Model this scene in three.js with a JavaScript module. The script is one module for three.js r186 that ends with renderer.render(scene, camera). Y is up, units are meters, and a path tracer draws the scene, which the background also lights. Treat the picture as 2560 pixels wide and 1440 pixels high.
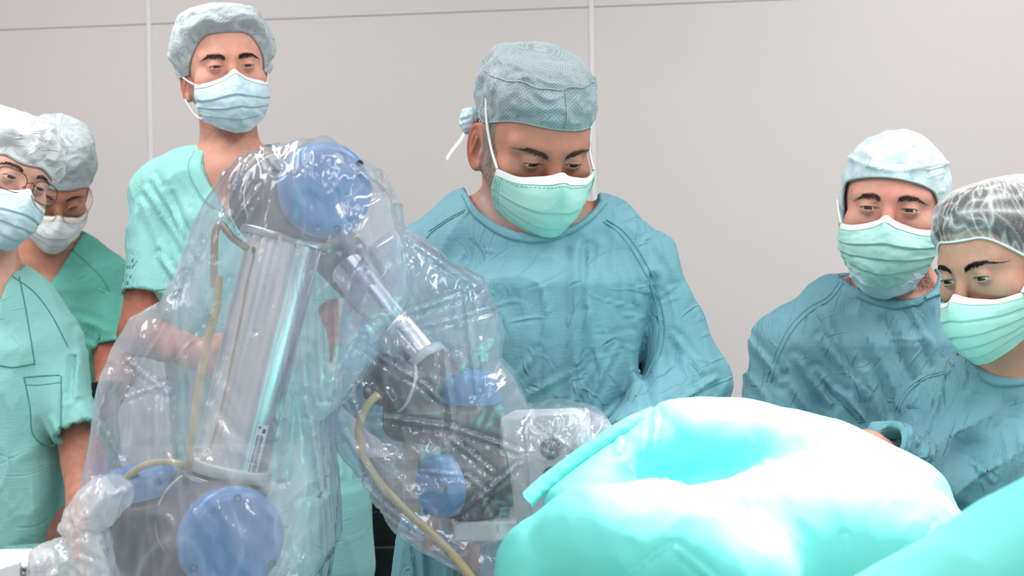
import * as THREE from 'three';
import { mergeGeometries } from 'three/addons/utils/BufferGeometryUtils.js';
import { RoundedBoxGeometry } from 'three/addons/geometries/RoundedBoxGeometry.js';
import { RectAreaLightUniformsLib } from 'three/addons/lights/RectAreaLightUniformsLib.js';

// ---------------------------------------------------------------- camera, lights, exposure
const scene = new THREE.Scene();
const F = 3200, EYE = 1.3, ROLL = -0.018;                       // focal length in pixels of the 2560 x 1440 frame
const camera = new THREE.PerspectiveCamera(2 * Math.atan(720 / F) * 180 / Math.PI, 16 / 9, 0.05, 30);
camera.position.set(0, EYE, 0);
camera.up.set(-Math.sin(ROLL), Math.cos(ROLL), 0);
camera.lookAt(0, EYE, -3);
camera.focus = 1.8;
camera.userData.fStop = 6.5;
const renderer = new THREE.WebGLRenderer();
renderer.toneMapping = THREE.LinearToneMapping;
renderer.toneMappingExposure = 1.0;
renderer.shadowMap.enabled = true;
RectAreaLightUniformsLib.init();
const PANEL = 7, PANELS = [[-1.5, 0.95, PANEL * 0.9], [0, 0.95, PANEL * 0.45], [1.5, 0.95, PANEL * 1.4], [-1.5, -0.85, PANEL * 1.15], [0, -0.85, PANEL * 0.5], [1.5, -0.85, PANEL * 1.45], [-1.25, -2.1, PANEL * 1.65], [1.3, -2.0, PANEL * 1.7]];   // ceiling light panels: x, z, brightness
const LAMP = { at: [0.72, 2.35, -1.95], to: [0.32, 1.02, -1.3], intensity: 52, angle: 0.23 };   // surgical lamp over the drape

// ---------------------------------------------------------------- small maths
const RAD = Math.PI / 180;
const V = (x, y, z) => new THREE.Vector3(x, y, z);
const cR = Math.cos(ROLL), sR = Math.sin(ROLL);
function at(px, py, d) {                                         // a point measured in the picture, at a given distance
  const x = (px - 1280) / F * d, y = (720 - py) / F * d;
  return [cR * x - sR * y, EYE + sR * x + cR * y, -d];
}
const hyp = (a, b, c = 0) => Math.sqrt(a * a + b * b + c * c);
const clamp = (x, a = 0, b = 1) => x < a ? a : x > b ? b : x;
const lerp = (a, b, t) => a + (b - a) * t;
const sstep = (a, b, x) => { const t = clamp((x - a) / (b - a)); return t * t * (3 - 2 * t); };
const smin = (a, b, k) => { const h = Math.max(k - Math.abs(a - b), 0) / k; return Math.min(a, b) - h * h * k * 0.25; };
const smax = (a, b, k) => -smin(-a, -b, k);
function rng(seed) { let s = seed | 0; return () => { s = (s + 0x6d2b79f5) | 0; let t = Math.imul(s ^ (s >>> 15), 1 | s); t = (t + Math.imul(t ^ (t >>> 7), 61 | t)) ^ t; return ((t ^ (t >>> 14)) >>> 0) / 4294967296; }; }
const PERM = new Uint8Array(512); { const r = rng(77), a = [...Array(256).keys()]; for (let i = 255; i > 0; i--) { const j = Math.floor(r() * (i + 1)); [a[i], a[j]] = [a[j], a[i]]; } for (let i = 0; i < 512; i++) PERM[i] = a[i & 255]; }
const GX = [1, -1, 1, -1, 1, -1, 1, -1, 0, 0, 0, 0, 1, -1, 0, 0], GY = [1, 1, -1, -1, 0, 0, 0, 0, 1, -1, 1, -1, 1, 1, -1, -1], GZ = [0, 0, 0, 0, 1, 1, -1, -1, 1, 1, -1, -1, 0, 0, 1, -1];
function gradDot(h, a, b, c) { h = PERM[h & 511] & 15; return GX[h] * a + GY[h] * b + GZ[h] * c; }
function noise(x, y, z) {
  const X0 = Math.floor(x), Y0 = Math.floor(y), Z0 = Math.floor(z); x -= X0; y -= Y0; z -= Z0;
  const X = X0 & 255, Y = Y0 & 255, Z = Z0 & 255;
  const u = x * x * x * (x * (x * 6 - 15) + 10), v = y * y * y * (y * (y * 6 - 15) + 10), w = z * z * z * (z * (z * 6 - 15) + 10);
  const A = PERM[X] + Y, AA = PERM[A & 511] + Z, AB = PERM[(A + 1) & 511] + Z, B = PERM[X + 1] + Y, BA = PERM[B & 511] + Z, BB = PERM[(B + 1) & 511] + Z;
  return lerp(lerp(lerp(gradDot(AA, x, y, z), gradDot(BA, x - 1, y, z), u), lerp(gradDot(AB, x, y - 1, z), gradDot(BB, x - 1, y - 1, z), u), v),
    lerp(lerp(gradDot(AA + 1, x, y, z - 1), gradDot(BA + 1, x - 1, y, z - 1), u), lerp(gradDot(AB + 1, x, y - 1, z - 1), gradDot(BB + 1, x - 1, y - 1, z - 1), u), v), w);
}
const ridge = (x, y, z) => 1 - Math.abs(noise(x, y, z)) * 2;

// ---------------------------------------------------------------- distance fields
const sphere = (x, y, z, cx, cy, cz, r) => hyp(x - cx, y - cy, z - cz) - r;
function ellip(x, y, z, a, b, c) { const k = hyp(x / a, y / b, z / c), g = hyp(x / a / a, y / b / b, z / c / c); return g < 1e-9 ? -Math.min(a, b, c) : k * (k - 1) / g; }
function cone(x, y, z, A, B, r1, r2) {                            // a tapered capsule from A to B
  const bx = B[0] - A[0], by = B[1] - A[1], bz = B[2] - A[2], px = x - A[0], py = y - A[1], pz = z - A[2];
  const t = clamp((px * bx + py * by + pz * bz) / (bx * bx + by * by + bz * bz));
  return hyp(px - bx * t, py - by * t, pz - bz * t) - lerp(r1, r2, t);
}
function poly2(x, y, P) {                                         // signed distance to a polygon
  let d = 1e9, s = 1;
  for (let i = 0, j = P.length - 1; i < P.length; j = i++) {
    const ex = P[j][0] - P[i][0], ey = P[j][1] - P[i][1], wx = x - P[i][0], wy = y - P[i][1], t = clamp((wx * ex + wy * ey) / (ex * ex + ey * ey));
    d = Math.min(d, (wx - ex * t) ** 2 + (wy - ey * t) ** 2);
    const c1 = y >= P[i][1], c2 = y < P[j][1], c3 = ex * wy > ey * wx;
    if ((c1 && c2 && c3) || (!c1 && !c2 && !c3)) s = -s;
  }
  return s * Math.sqrt(d);
}
function segd(x, y, a, b, c, d) { const ex = c - a, ey = d - b, wx = x - a, wy = y - b, t = clamp((wx * ex + wy * ey) / (ex * ex + ey * ey)); return [hyp(wx - ex * t, wy - ey * t), t, (ex * wy - ey * wx)]; }
const NB = 6;
function gradient(f, x, y, z, e) {
  const a = f(x + e, y - e, z - e), b = f(x - e, y - e, z + e), c = f(x - e, y + e, z - e), d = f(x + e, y + e, z + e);
  let gx = a - b - c + d, gy = -a - b + c + d, gz = -a + b - c + d; const l = hyp(gx, gy, gz) || 1;
  return [gx / l, gy / l, gz / l];
}
// Meshes the zero level of f inside a box with surface nets; blocks far from the surface are skipped.
function meshField(f, lo, hi, h, { slack = 0.012, color, eps = h * 0.5, snap = true, uv } = {}) {
  const nx = Math.ceil((hi[0] - lo[0]) / h) + 1, ny = Math.ceil((hi[1] - lo[1]) / h) + 1, nz = Math.ceil((hi[2] - lo[2]) / h) + 1;
  const val = new Float32Array(nx * ny * nz), I = (i, j, k) => i + nx * (j + ny * k), live = [];
  const half = NB * h * 0.87 * 1.35 + slack;
  for (let k = 0; k < nz; k += NB) for (let j = 0; j < ny; j += NB) for (let i = 0; i < nx; i += NB) {
    const i1 = Math.min(i + NB, nx), j1 = Math.min(j + NB, ny), k1 = Math.min(k + NB, nz);
    const d = f(lo[0] + (i + NB / 2) * h, lo[1] + (j + NB / 2) * h, lo[2] + (k + NB / 2) * h), near = Math.abs(d) < half;
    if (near) live.push([i, j, k, i1, j1, k1]);
    for (let c = k; c < k1; c++) for (let b = j; b < j1; b++) for (let a = i; a < i1; a++) val[I(a, b, c)] = near ? f(lo[0] + a * h, lo[1] + b * h, lo[2] + c * h) : d;
  }
  const vid = new Map(), pos = [], quads = [];
  const corner = (i, j, k) => {
    const key = I(i, j, k); let id = vid.get(key); if (id !== undefined) return id;
    let sx = 0, sy = 0, sz = 0, n = 0; const v = [];
    for (let q = 0; q < 8; q++) v.push(val[I(i + (q & 1), j + (q >> 1 & 1), k + (q >> 2))]);
    for (let q = 0; q < 8; q++) for (const b of [1, 2, 4]) if (!(q & b)) {
      const A = v[q], B = v[q | b]; if ((A < 0) === (B < 0)) continue;
      const t = A / (A - B); sx += (q & 1) + (b === 1 ? t : 0); sy += (q >> 1 & 1) + (b === 2 ? t : 0); sz += (q >> 2) + (b === 4 ? t : 0); n++;
    }
    n = n || 1; pos.push(lo[0] + (i + sx / n) * h, lo[1] + (j + sy / n) * h, lo[2] + (k + sz / n) * h);
    id = pos.length / 3 - 1; vid.set(key, id); return id;
  };
  for (const [i0, j0, k0, i1, j1, k1] of live) for (let k = k0; k < k1; k++) for (let j = j0; j < j1; j++) for (let i = i0; i < i1; i++) {
    const v = val[I(i, j, k)], s = v < 0;
    if (i + 1 < nx && j > 0 && k > 0 && j + 1 < ny && k + 1 < nz && (val[I(i + 1, j, k)] < 0) !== s) { const q = [corner(i, j - 1, k - 1), corner(i, j, k - 1), corner(i, j, k), corner(i, j - 1, k)]; if (!s) q.reverse(); quads.push(q); }
    if (j + 1 < ny && i > 0 && k > 0 && i + 1 < nx && k + 1 < nz && (val[I(i, j + 1, k)] < 0) !== s) { const q = [corner(i - 1, j, k - 1), corner(i - 1, j, k), corner(i, j, k), corner(i, j, k - 1)]; if (!s) q.reverse(); quads.push(q); }
    if (k + 1 < nz && i > 0 && j > 0 && i + 1 < nx && j + 1 < ny && (val[I(i, j, k + 1)] < 0) !== s) { const q = [corner(i - 1, j - 1, k), corner(i, j - 1, k), corner(i, j, k), corner(i - 1, j, k)]; if (!s) q.reverse(); quads.push(q); }
  }
  const n = pos.length / 3, nor = new Float32Array(n * 3), P = new Float32Array(pos), col = color && new Float32Array(n * 3), UV = uv && new Float32Array(n * 2);
  for (let i = 0; i < n; i++) {
    let x = P[i * 3], y = P[i * 3 + 1], z = P[i * 3 + 2], g = gradient(f, x, y, z, eps);
    if (snap) { const d = clamp(f(x, y, z), -h * 0.7, h * 0.7); x -= g[0] * d; y -= g[1] * d; z -= g[2] * d; g = gradient(f, x, y, z, eps); P[i * 3] = x; P[i * 3 + 1] = y; P[i * 3 + 2] = z; }
    nor.set(g, i * 3);
    if (color) { const c = color(x, y, z, g); col[i * 3] = c[0]; col[i * 3 + 1] = c[1]; col[i * 3 + 2] = c[2]; }
    if (uv) { const c = uv(x, y, z); UV[i * 2] = c[0]; UV[i * 2 + 1] = c[1]; }
  }
  const idx = new Uint32Array(quads.length * 6);
  quads.forEach((q, i) => idx.set([q[0], q[1], q[2], q[0], q[2], q[3]], i * 6));
  const g = new THREE.BufferGeometry();
  g.setAttribute('position', new THREE.BufferAttribute(P, 3)); g.setAttribute('normal', new THREE.BufferAttribute(nor, 3));
  if (color) g.setAttribute('color', new THREE.BufferAttribute(col, 3));
  if (uv) g.setAttribute('uv', new THREE.BufferAttribute(UV, 2));
  g.setIndex(new THREE.BufferAttribute(idx, 1));
  return g;
}
// The point of the surface f = 0 that the line of sight through a measured point meets, else the surface point nearest to that point.
function onSurface(f, px, py, d, lift = 0) {
  const dir = at(px, py, 1); dir[1] -= EYE; const l = hyp(...dir); let t = Math.max(0.3, d - 0.45) * l, hit = false, p;
  for (let i = 0; i < 160 && t < (d + 0.5) * l; i++) { p = [dir[0] / l * t, EYE + dir[1] / l * t, dir[2] / l * t]; const v = f(...p); if (v < 0.0004) { hit = true; break; } t += Math.max(v * 0.55, 0.0006); }
  if (!hit) { p = at(px, py, d); for (let i = 0; i < 30; i++) { const v = f(...p), g = gradient(f, ...p, 0.003); for (let c = 0; c < 3; c++) p[c] -= g[c] * v * 0.7; } }
  const g = gradient(f, ...p, 0.003);
  return { p: V(p[0] + g[0] * lift, p[1] + g[1] * lift, p[2] + g[2] * lift), n: V(...g) };
}
// ---------------------------------------------------------------- meshes
function grid(nu, nv, fn, closed = false, uvs = [1, 1]) {         // a sheet of (nu+1) x (nv+1) points
  const pos = [], uv = [], idx = [];
  for (let j = 0; j <= nv; j++) for (let i = 0; i <= nu; i++) { const p = fn(i / nu, j / nv); pos.push(p[0], p[1], p[2]); uv.push(i / nu * uvs[0], j / nv * uvs[1]); }
  const W = nu + 1;
  for (let j = 0; j < nv; j++) for (let i = 0; i < nu; i++) { const a = j * W + i; idx.push(a, a + 1, a + W + 1, a, a + W + 1, a + W); }
  const g = new THREE.BufferGeometry();
  g.setAttribute('position', new THREE.Float32BufferAttribute(pos, 3)); g.setAttribute('uv', new THREE.Float32BufferAttribute(uv, 2)); g.setIndex(idx); g.computeVertexNormals();
  if (closed) { const n = g.attributes.normal; for (let j = 0; j <= nv; j++) { const a = j * W, b = a + nu, x = n.getX(a) + n.getX(b), y = n.getY(a) + n.getY(b), z = n.getZ(a) + n.getZ(b), l = hyp(x, y, z) || 1; n.setXYZ(a, x / l, y / l, z / l); n.setXYZ(b, x / l, y / l, z / l); } }
  return g;
}
function tube(points, r, { seg = points.length * 6, radial = 8, closed = false, flat = 1 } = {}) {
  const c = new THREE.CatmullRomCurve3(points.map((p) => p.isVector3 ? p : V(...p)), closed);
  return new THREE.TubeGeometry(c, seg, r, radial, closed);
}
function lathe(profile, seg = 48) { return new THREE.LatheGeometry(profile.map(([r, y]) => new THREE.Vector2(r, y)), seg); }
function along(geo, A, B, spin = 0) {                              // puts a shape made along +y from the origin at A, pointing to B
  const a = V(...A), dir = V(...B).sub(a).normalize();
  const q = new THREE.Quaternion().setFromUnitVectors(V(0, 1, 0), dir);
  if (spin) q.multiply(new THREE.Quaternion().setFromAxisAngle(V(0, 1, 0), spin));
  return geo.applyMatrix4(new THREE.Matrix4().compose(a, q, V(1, 1, 1)));
}
function bare(list) { return mergeGeometries(list.map((g) => { const o = g.index ? g.toNonIndexed() : g.clone(); for (const k of Object.keys(o.attributes)) if (k !== 'position' && k !== 'normal') o.deleteAttribute(k); return o; })); }
const taken = new Map();
function numbered(name) { const n = taken.get(name) ?? 0; taken.set(name, n + 1); return n ? name + '_' + String(n).padStart(3, '0') : name; }
function shade(o) { o.castShadow = o.receiveShadow = true; return o; }
function part(name, geo, mat, parent, label) { const m = shade(new THREE.Mesh(geo, mat)); m.name = name; if (label) m.userData.label = label; (parent ?? scene).add(m); return m; }
function thing(name, label, category, pos = [0, 0, 0], group) { const g = new THREE.Group(); g.name = numbered(name); g.position.set(...pos); g.userData = { label, category }; if (group) g.userData.group = group; scene.add(g); return g; }
const std = (color, roughness = 0.8, o = {}) => new THREE.MeshStandardMaterial({ color, roughness, ...o });
const phys = (color, roughness = 0.8, o = {}) => new THREE.MeshPhysicalMaterial({ color, roughness, ...o });
function dataTex(w, h, fn, { srgb = false, repeat = [1, 1] } = {}) {
  const d = new Uint8Array(w * h * 4);
  for (let y = 0; y < h; y++) for (let x = 0; x < w; x++) { const c = fn(x / w, y / h); d.set([clamp(c[0], 0, 255), clamp(c[1], 0, 255), clamp(c[2], 0, 255), c[3] ?? 255], (y * w + x) * 4); }
  const t = new THREE.DataTexture(d, w, h); t.magFilter = THREE.LinearFilter; t.wrapS = t.wrapT = THREE.RepeatWrapping; t.repeat.set(...repeat); if (srgb) t.colorSpace = THREE.SRGBColorSpace; t.needsUpdate = true; return t;
}
// ---------------------------------------------------------------- the room
const WALLTAN = Math.tan(5.5 * RAD), wallZ = (x) => -3.62 + x * WALLTAN;
const wallMat = std('#d3cdcd', 0.55), sealMat = std('#dedddd', 0.5), grooveMat = std('#bab7b5', 0.8), floorMat = std('#8fa0a0', 0.5), ceilMat = std('#d8d8d6', 0.8);
const CEIL = 2.95;
{
  const w = thing('wall_back', 'pale grey panelled operating room wall', 'wall', [0, 0, -3.62]); w.rotation.y = -5.5 * RAD; w.userData.kind = 'structure';
  const back = new THREE.BoxGeometry(8, CEIL, 0.1); back.translate(0, CEIL / 2, -0.0535); part('backing', back, grooveMat, w);
  const xs = [-3.5, -2.292, -1.046, 0.238, 1.53, 2.8, 4.0], ys = [0, 2.085, CEIL];
  for (let i = 0; i + 1 < xs.length; i++) for (let j = 0; j < 2; j++) { const g = new RoundedBoxGeometry(xs[i + 1] - xs[i] - 0.002, ys[j + 1] - ys[j] - 0.003, 0.03, 2, 0.0012); g.translate((xs[i] + xs[i + 1]) / 2, (ys[j] + ys[j + 1]) / 2, -0.015); part('panel', g, wallMat, w); }
  for (let i = 1; i + 1 < xs.length; i++) { const g = new RoundedBoxGeometry(0.015, CEIL, 0.006, 2, 0.002); g.translate(xs[i], CEIL / 2, 0.001); part('joint_strip', g, sealMat, w); }
  const box = (name, sx, sy, sz, x, y, z, m, label) => { const g = new THREE.BoxGeometry(sx, sy, sz); const o = part(name, g, m); o.position.set(x, y, z); o.userData = { kind: 'structure', label, category: name.split('_')[0] }; };
  box('floor', 8, 0.1, 7, 0, -0.05, -1.3, floorMat, 'grey green operating room floor');
  box('ceiling', 8, 0.1, 7, 0, CEIL + 0.05, -1.3, ceilMat, 'white operating room ceiling');
  box('wall_left', 0.1, CEIL, 7, -3.0, CEIL / 2, -1.3, wallMat, 'plain side wall of the operating room');
  box('wall_right', 0.1, CEIL, 7, 3.0, CEIL / 2, -1.3, wallMat, 'plain side wall opposite');
  box('wall_front', 8, CEIL, 0.1, 0, CEIL / 2, 2.0, wallMat, 'plain wall behind the viewer');
}
{
  const glow = std('#ffffff', 0.6, { emissive: '#ffffff', emissiveIntensity: 1.2 }), frame = std('#c9cbcc', 0.4, { metalness: 0.3 });
  for (const [x, z, b] of PANELS) {
    const t = thing('ceiling_light', 'white ceiling light panel', 'light', [x, CEIL, z], 'ceiling light panels');
    const fr = new THREE.BoxGeometry(0.66, 0.03, 1.26); fr.translate(0, -0.015, 0); part('frame', fr, frame, t);
    const gl = new THREE.BoxGeometry(0.6, 0.006, 1.2); gl.translate(0, -0.032, 0); part('diffuser', gl, glow, t);
    const l = new THREE.RectAreaLight('#fffdfb', b, 0.6, 1.2); l.position.set(0, -0.04, 0); l.rotation.x = -Math.PI / 2; l.name = 'panel_light'; t.add(l);
  }
  // surgical lamp above the patient
  const t = thing('surgical_lamp', 'round surgical lamp hanging over the draped patient', 'lamp', LAMP.at);
  const dir = V(...LAMP.to).sub(V(...LAMP.at)).normalize(), tip = dir.toArray();
  part('lamp_head', along(lathe([[0, -0.07], [0.10, -0.068], [0.23, -0.03], [0.25, 0], [0.245, 0.012], [0.235, 0.012], [0, 0.008]], 64), [0, 0, 0], tip), std('#e9eaea', 0.35), t);
  part('lens', along(lathe([[0, 0.014], [0.225, 0.014], [0.225, 0.010], [0, 0.010]], 64), [0, 0, 0], tip), std('#ffffff', 0.3, { emissive: '#ffffff', emissiveIntensity: 2 }), t);
  part('arm', tube([[0, 0.06, 0], [0.02, 0.25, -0.05], [0.1, 0.42, -0.1], [0.1, CEIL - LAMP.at[1], -0.1]], 0.022, { seg: 40 }), std('#dfe0e0', 0.4), t);
  const l = new THREE.SpotLight('#fff6ee', LAMP.intensity, 0, LAMP.angle, 0.55); l.position.set(...dir.clone().multiplyScalar(0.03).toArray()); l.target.position.set(...dir.clone().multiplyScalar(1).toArray()); l.shadow.radius = 5; l.castShadow = true; l.name = 'lamp_light'; t.add(l, l.target);
}
// ---------------------------------------------------------------- people: heads

// Head axes: x to the viewer's right when the face looks at the viewer, y up, z out of the face; the eyes lie at y = 0.
function headField({ w = 1, jaw = 1, brow = 1, lidUp = 14, lidLow = -14, noseW = 1, fat = 0 }) {
  const uT = lidUp * RAD, lT = lidLow * RAD;
  return (x0, y, z) => {
    const sx = Math.sign(x0) || 1, x = Math.abs(x0) / w;
    let d = ellip(x, y - 0.036, z + 0.012, 0.0745, 0.084, 0.098);
    d = smin(d, cone(x, y, z, [0, -0.002, 0.030], [0, -0.086, 0.060], 0.058, 0.031 * jaw), 0.035);
    d = smin(d, cone(x, y, z, [0.050, -0.035, 0.000], [0.016, -0.096, 0.068], 0.022 + fat, 0.017 * jaw + fat), 0.025);
    d = smin(d, sphere(x, y, z, 0.046, -0.024, 0.056, 0.0225), 0.020);
    d = smin(d, cone(x, y, z, [0.010, 0.0175, 0.0845], [0.046, 0.020, 0.066], 0.0095 * brow, 0.0085 * brow), 0.014);
    d = smax(d, -sphere(x, y, z, 0.0325, -0.002, 0.1090, 0.0205), 0.014);                         // eye socket
    d = smin(d, cone(x, y, z, [0, 0.010, 0.0865], [0, -0.038, 0.1085], 0.0080 * noseW, 0.0115 * noseW), 0.011);   // nose
    d = smin(d, sphere(x, y, z, 0.0115, -0.043, 0.0955, 0.0095), 0.006);
    const ex = x - 0.0302, ey = y, ez = z - 0.0765, er = hyp(ex, ey, ez);
    d = smin(d, er - 0.0138, 0.0045);                                                            // lids
    if (er < 0.03 && ez > 0) {
      const az = Math.atan2(ex, ez), el = Math.atan2(ey, hyp(ex, ez)), q = az / 1.0, k = Math.max(0, 1 - q * q), mid = (uT + lT) / 2 - az * 0.03;
      const up = mid + (uT - mid) * Math.pow(k, 0.6), low = mid + (lT - mid) * Math.pow(k, 0.75);
      d = Math.max(d, -Math.max(er - 0.02, (el - up) * er, (low - el) * er));
      const crease = Math.abs(el - up - 0.30) * er;                                              // fold above the lid
      d += 0.0011 * Math.exp(-((crease / 0.0011) ** 2)) * k;
    }
    // ear
    const ca = Math.cos(0.34), sa = Math.sin(0.34), tx = x - 0.0745, ty = y + 0.016, tz = z + 0.014;
    const qx = ca * tx + sa * tz, qz = -sa * tx + ca * tz, qy = ty + qz * 0.15;
    let ear = ellip(qx, qy, qz, 0.0075, 0.0320, 0.0195 + 0.010 * qy);
    ear = smax(ear, -ellip(qx - 0.0085, qy + 0.001, qz - 0.002, 0.0080, 0.0215, 0.0120), 0.003);
    ear = smin(ear, hyp(Math.abs(hyp(qy / 0.0300, (qz + 0.001) / 0.0180) - 1) * 0.020, qx - 0.0030) - 0.0030 + Math.max(0, qz - 0.012) * 0.6, 0.003);
    ear = smin(ear, cone(qx, qy, qz, [0.004, 0.014, 0.000], [0.004, -0.012, -0.007], 0.0028, 0.0028), 0.003);
    ear = smin(ear, ellip(qx - 0.003, qy + 0.004, qz - 0.0125, 0.004, 0.007, 0.004), 0.004);
    d = smin(d, ear, 0.006);
    return d;
  };
}
function headMatrix(h) {
  const R = new THREE.Matrix4().makeRotationY(h.yaw * RAD).multiply(new THREE.Matrix4().makeRotationX(h.pitch * RAD)).multiply(new THREE.Matrix4().makeRotationZ(h.roll * RAD));
  const s = h.size ?? 1, eye = V(0, 0, 0.082 * s).applyMatrix4(R), e = at(...h.eyes);
  return new THREE.Matrix4().makeTranslation(e[0] - eye.x, e[1] - eye.y, e[2] - eye.z).multiply(R).multiply(new THREE.Matrix4().makeScale(s, s, s));
}
function headToWorld(f, M) { const inv = M.clone().invert().elements, s = Math.cbrt(M.determinant()); return (x, y, z) => s * f(inv[0] * x + inv[4] * y + inv[8] * z + inv[12], inv[1] * x + inv[5] * y + inv[9] * z + inv[13], inv[2] * x + inv[6] * y + inv[10] * z + inv[14]); }
const inv4 = (M) => { const e = M.clone().invert().elements; return (x, y, z) => [e[0] * x + e[4] * y + e[8] * z + e[12], e[1] * x + e[5] * y + e[9] * z + e[13], e[2] * x + e[6] * y + e[10] * z + e[14]]; };
const ap = (M, p) => { const v = V(...p).applyMatrix4(M); return [v.x, v.y, v.z]; };
function outward(f, p, dir, from = 0.2) {                           // walks in from outside along -dir to the surface of f
  let t = from; for (let i = 0; i < 80; i++) { const d = f(p[0] + dir[0] * t, p[1] + dir[1] * t, p[2] + dir[2] * t); if (d < 2e-4) break; t -= d * 0.8; if (t < -0.1) break; }
  return [p[0] + dir[0] * t, p[1] + dir[1] * t, p[2] + dir[2] * t];
}
function strands(list) {                                            // thin tapered hairs: [root, middle, tip, radius]
  const pos = [], nor = [];
  for (const [A, B, C, r] of list) {
    const dir = V(...C).sub(V(...A)).normalize(), u = V(0.3, 0.2, 1).cross(dir).normalize(), w = dir.clone().cross(u), P = (p, a, k) => [p[0] + (u.x * Math.cos(a) + w.x * Math.sin(a)) * k, p[1] + (u.y * Math.cos(a) + w.y * Math.sin(a)) * k, p[2] + (u.z * Math.cos(a) + w.z * Math.sin(a)) * k];
    for (let i = 0; i < 3; i++) {
      const a = i * 2.0944, b = a + 2.0944, m = (a + b) / 2, n = [u.x * Math.cos(m) + w.x * Math.sin(m), u.y * Math.cos(m) + w.y * Math.sin(m), u.z * Math.cos(m) + w.z * Math.sin(m)];
      const a0 = P(A, a, r), a1 = P(A, b, r), b0 = P(B, a, r * 0.85), b1 = P(B, b, r * 0.85);
      pos.push(...a0, ...a1, ...b1, ...a0, ...b1, ...b0, ...b0, ...b1, ...C); for (let q = 0; q < 9; q++) nor.push(...n);
    }
  }
  const g = new THREE.BufferGeometry(); g.setAttribute('position', new THREE.Float32BufferAttribute(pos, 3)); g.setAttribute('normal', new THREE.Float32BufferAttribute(nor, 3)); return g;
}
const eyeMat = phys('#ffffff', 0.18, { vertexColors: true, clearcoat: 0.45, clearcoatRoughness: 0.05 });
function eyeball(iris, gaze) {                                      // gaze: degrees right, degrees up
  const g = new THREE.SphereGeometry(0.0123, 48, 64); g.rotateX(Math.PI / 2); const p = g.attributes.position, c = new Float32Array(p.count * 3), I = new THREE.Color(iris);
  for (let i = 0; i < p.count; i++) {
    const a = Math.acos(clamp(p.getZ(i) / 0.0123, -1, 1)), th = Math.atan2(p.getY(i), p.getX(i)), k = 0.8 + 0.35 * noise(Math.cos(th) * 9, Math.sin(th) * 9, a * 3);
    let q = [0.74, 0.68, 0.66]; if (a < 0.53) q = [I.r * k, I.g * k, I.b * k]; if (a > 0.46 && a < 0.54) q = [I.r * 0.35, I.g * 0.35, I.b * 0.35]; if (a < 0.19) q = [0.004, 0.004, 0.004];
    c.set(q, i * 3);
  }
  g.setAttribute('color', new THREE.BufferAttribute(c, 3)); g.rotateX(-gaze[1] * RAD); g.rotateY(gaze[0] * RAD); return g;
}
function browHairs(f, side, b, seed) {                              // b: points [x, y, half height] from the nose outwards
  const r = rng(seed), list = [];
  for (let i = 0; i < (b.n ?? 420) * 1.15; i++) {
    const t = r(), s = t * (b.pts.length - 1), k = Math.min(Math.floor(s), b.pts.length - 2), q = s - k, P = b.pts[k], Q = b.pts[k + 1];
    const skip = r() < sstep(0.5, 0.95, t) * 0.9, v = (r() + r() - 1) * 1.35, x = lerp(P[0], Q[0], q), y = lerp(P[1], Q[1], q) + v * lerp(P[2], Q[2], q), dx = Q[0] - P[0], dy = Q[1] - P[1], l = hyp(dx, dy);
    if (skip) continue;
    const lean = lerp(0.55, 0.12, Math.min(1, t * 1.6)) - v * 0.7 * t, len = lerp(0.0045, 0.0075, r());
    const ex = dx / l * len * Math.cos(lean) - dy / l * len * Math.sin(lean), ey = dy / l * len * Math.cos(lean) + dx / l * len * Math.sin(lean);
    const A = outward(f, [x * side, y, 0], [0, 0, 1]), B = outward(f, [(x + ex * 0.5) * side, y + ey * 0.5, 0], [0, 0, 1]), C = outward(f, [(x + ex) * side, y + ey, 0], [0, 0, 1]);
    B[2] += 0.0009; C[2] += 0.0009; list.push([A, B, C, b.r ?? 0.00017]);
  }
  return strands(list);
}
function lashHairs(side, up, low, w, seed) {
  const r = rng(seed), list = [];
  for (let i = 0; i < 46; i++) {
    const az = lerp(-0.82, 0.92, i / 45), q = az / 1.0, k = Math.max(0, 1 - q * q), mid = (up + low) / 2 * RAD - az * 0.03, upper = i % 4 < 3, el = mid + ((upper ? up : low) * RAD - mid) * Math.pow(k, upper ? 0.6 : 0.75);
    const P = (R, e, a) => [(0.0302 + R * Math.sin(a) * Math.cos(e)) * w * side, R * Math.sin(e), 0.0765 + R * Math.cos(a) * Math.cos(e)];
    const len = (upper ? 0.0034 : 0.0011) * (0.7 + 0.5 * r()), de = upper ? -0.02 : -0.25;
    list.push([P(0.0134, el, az), P(0.0134 + len * 0.6, el + (upper ? 0.0 : de), az + 0.06 + r() * 0.05), P(0.0134 + len, el + (upper ? 0.10 : -0.38), az + 0.12 + r() * 0.06), 0.00018]);
  }
  return strands(list);
}
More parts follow.
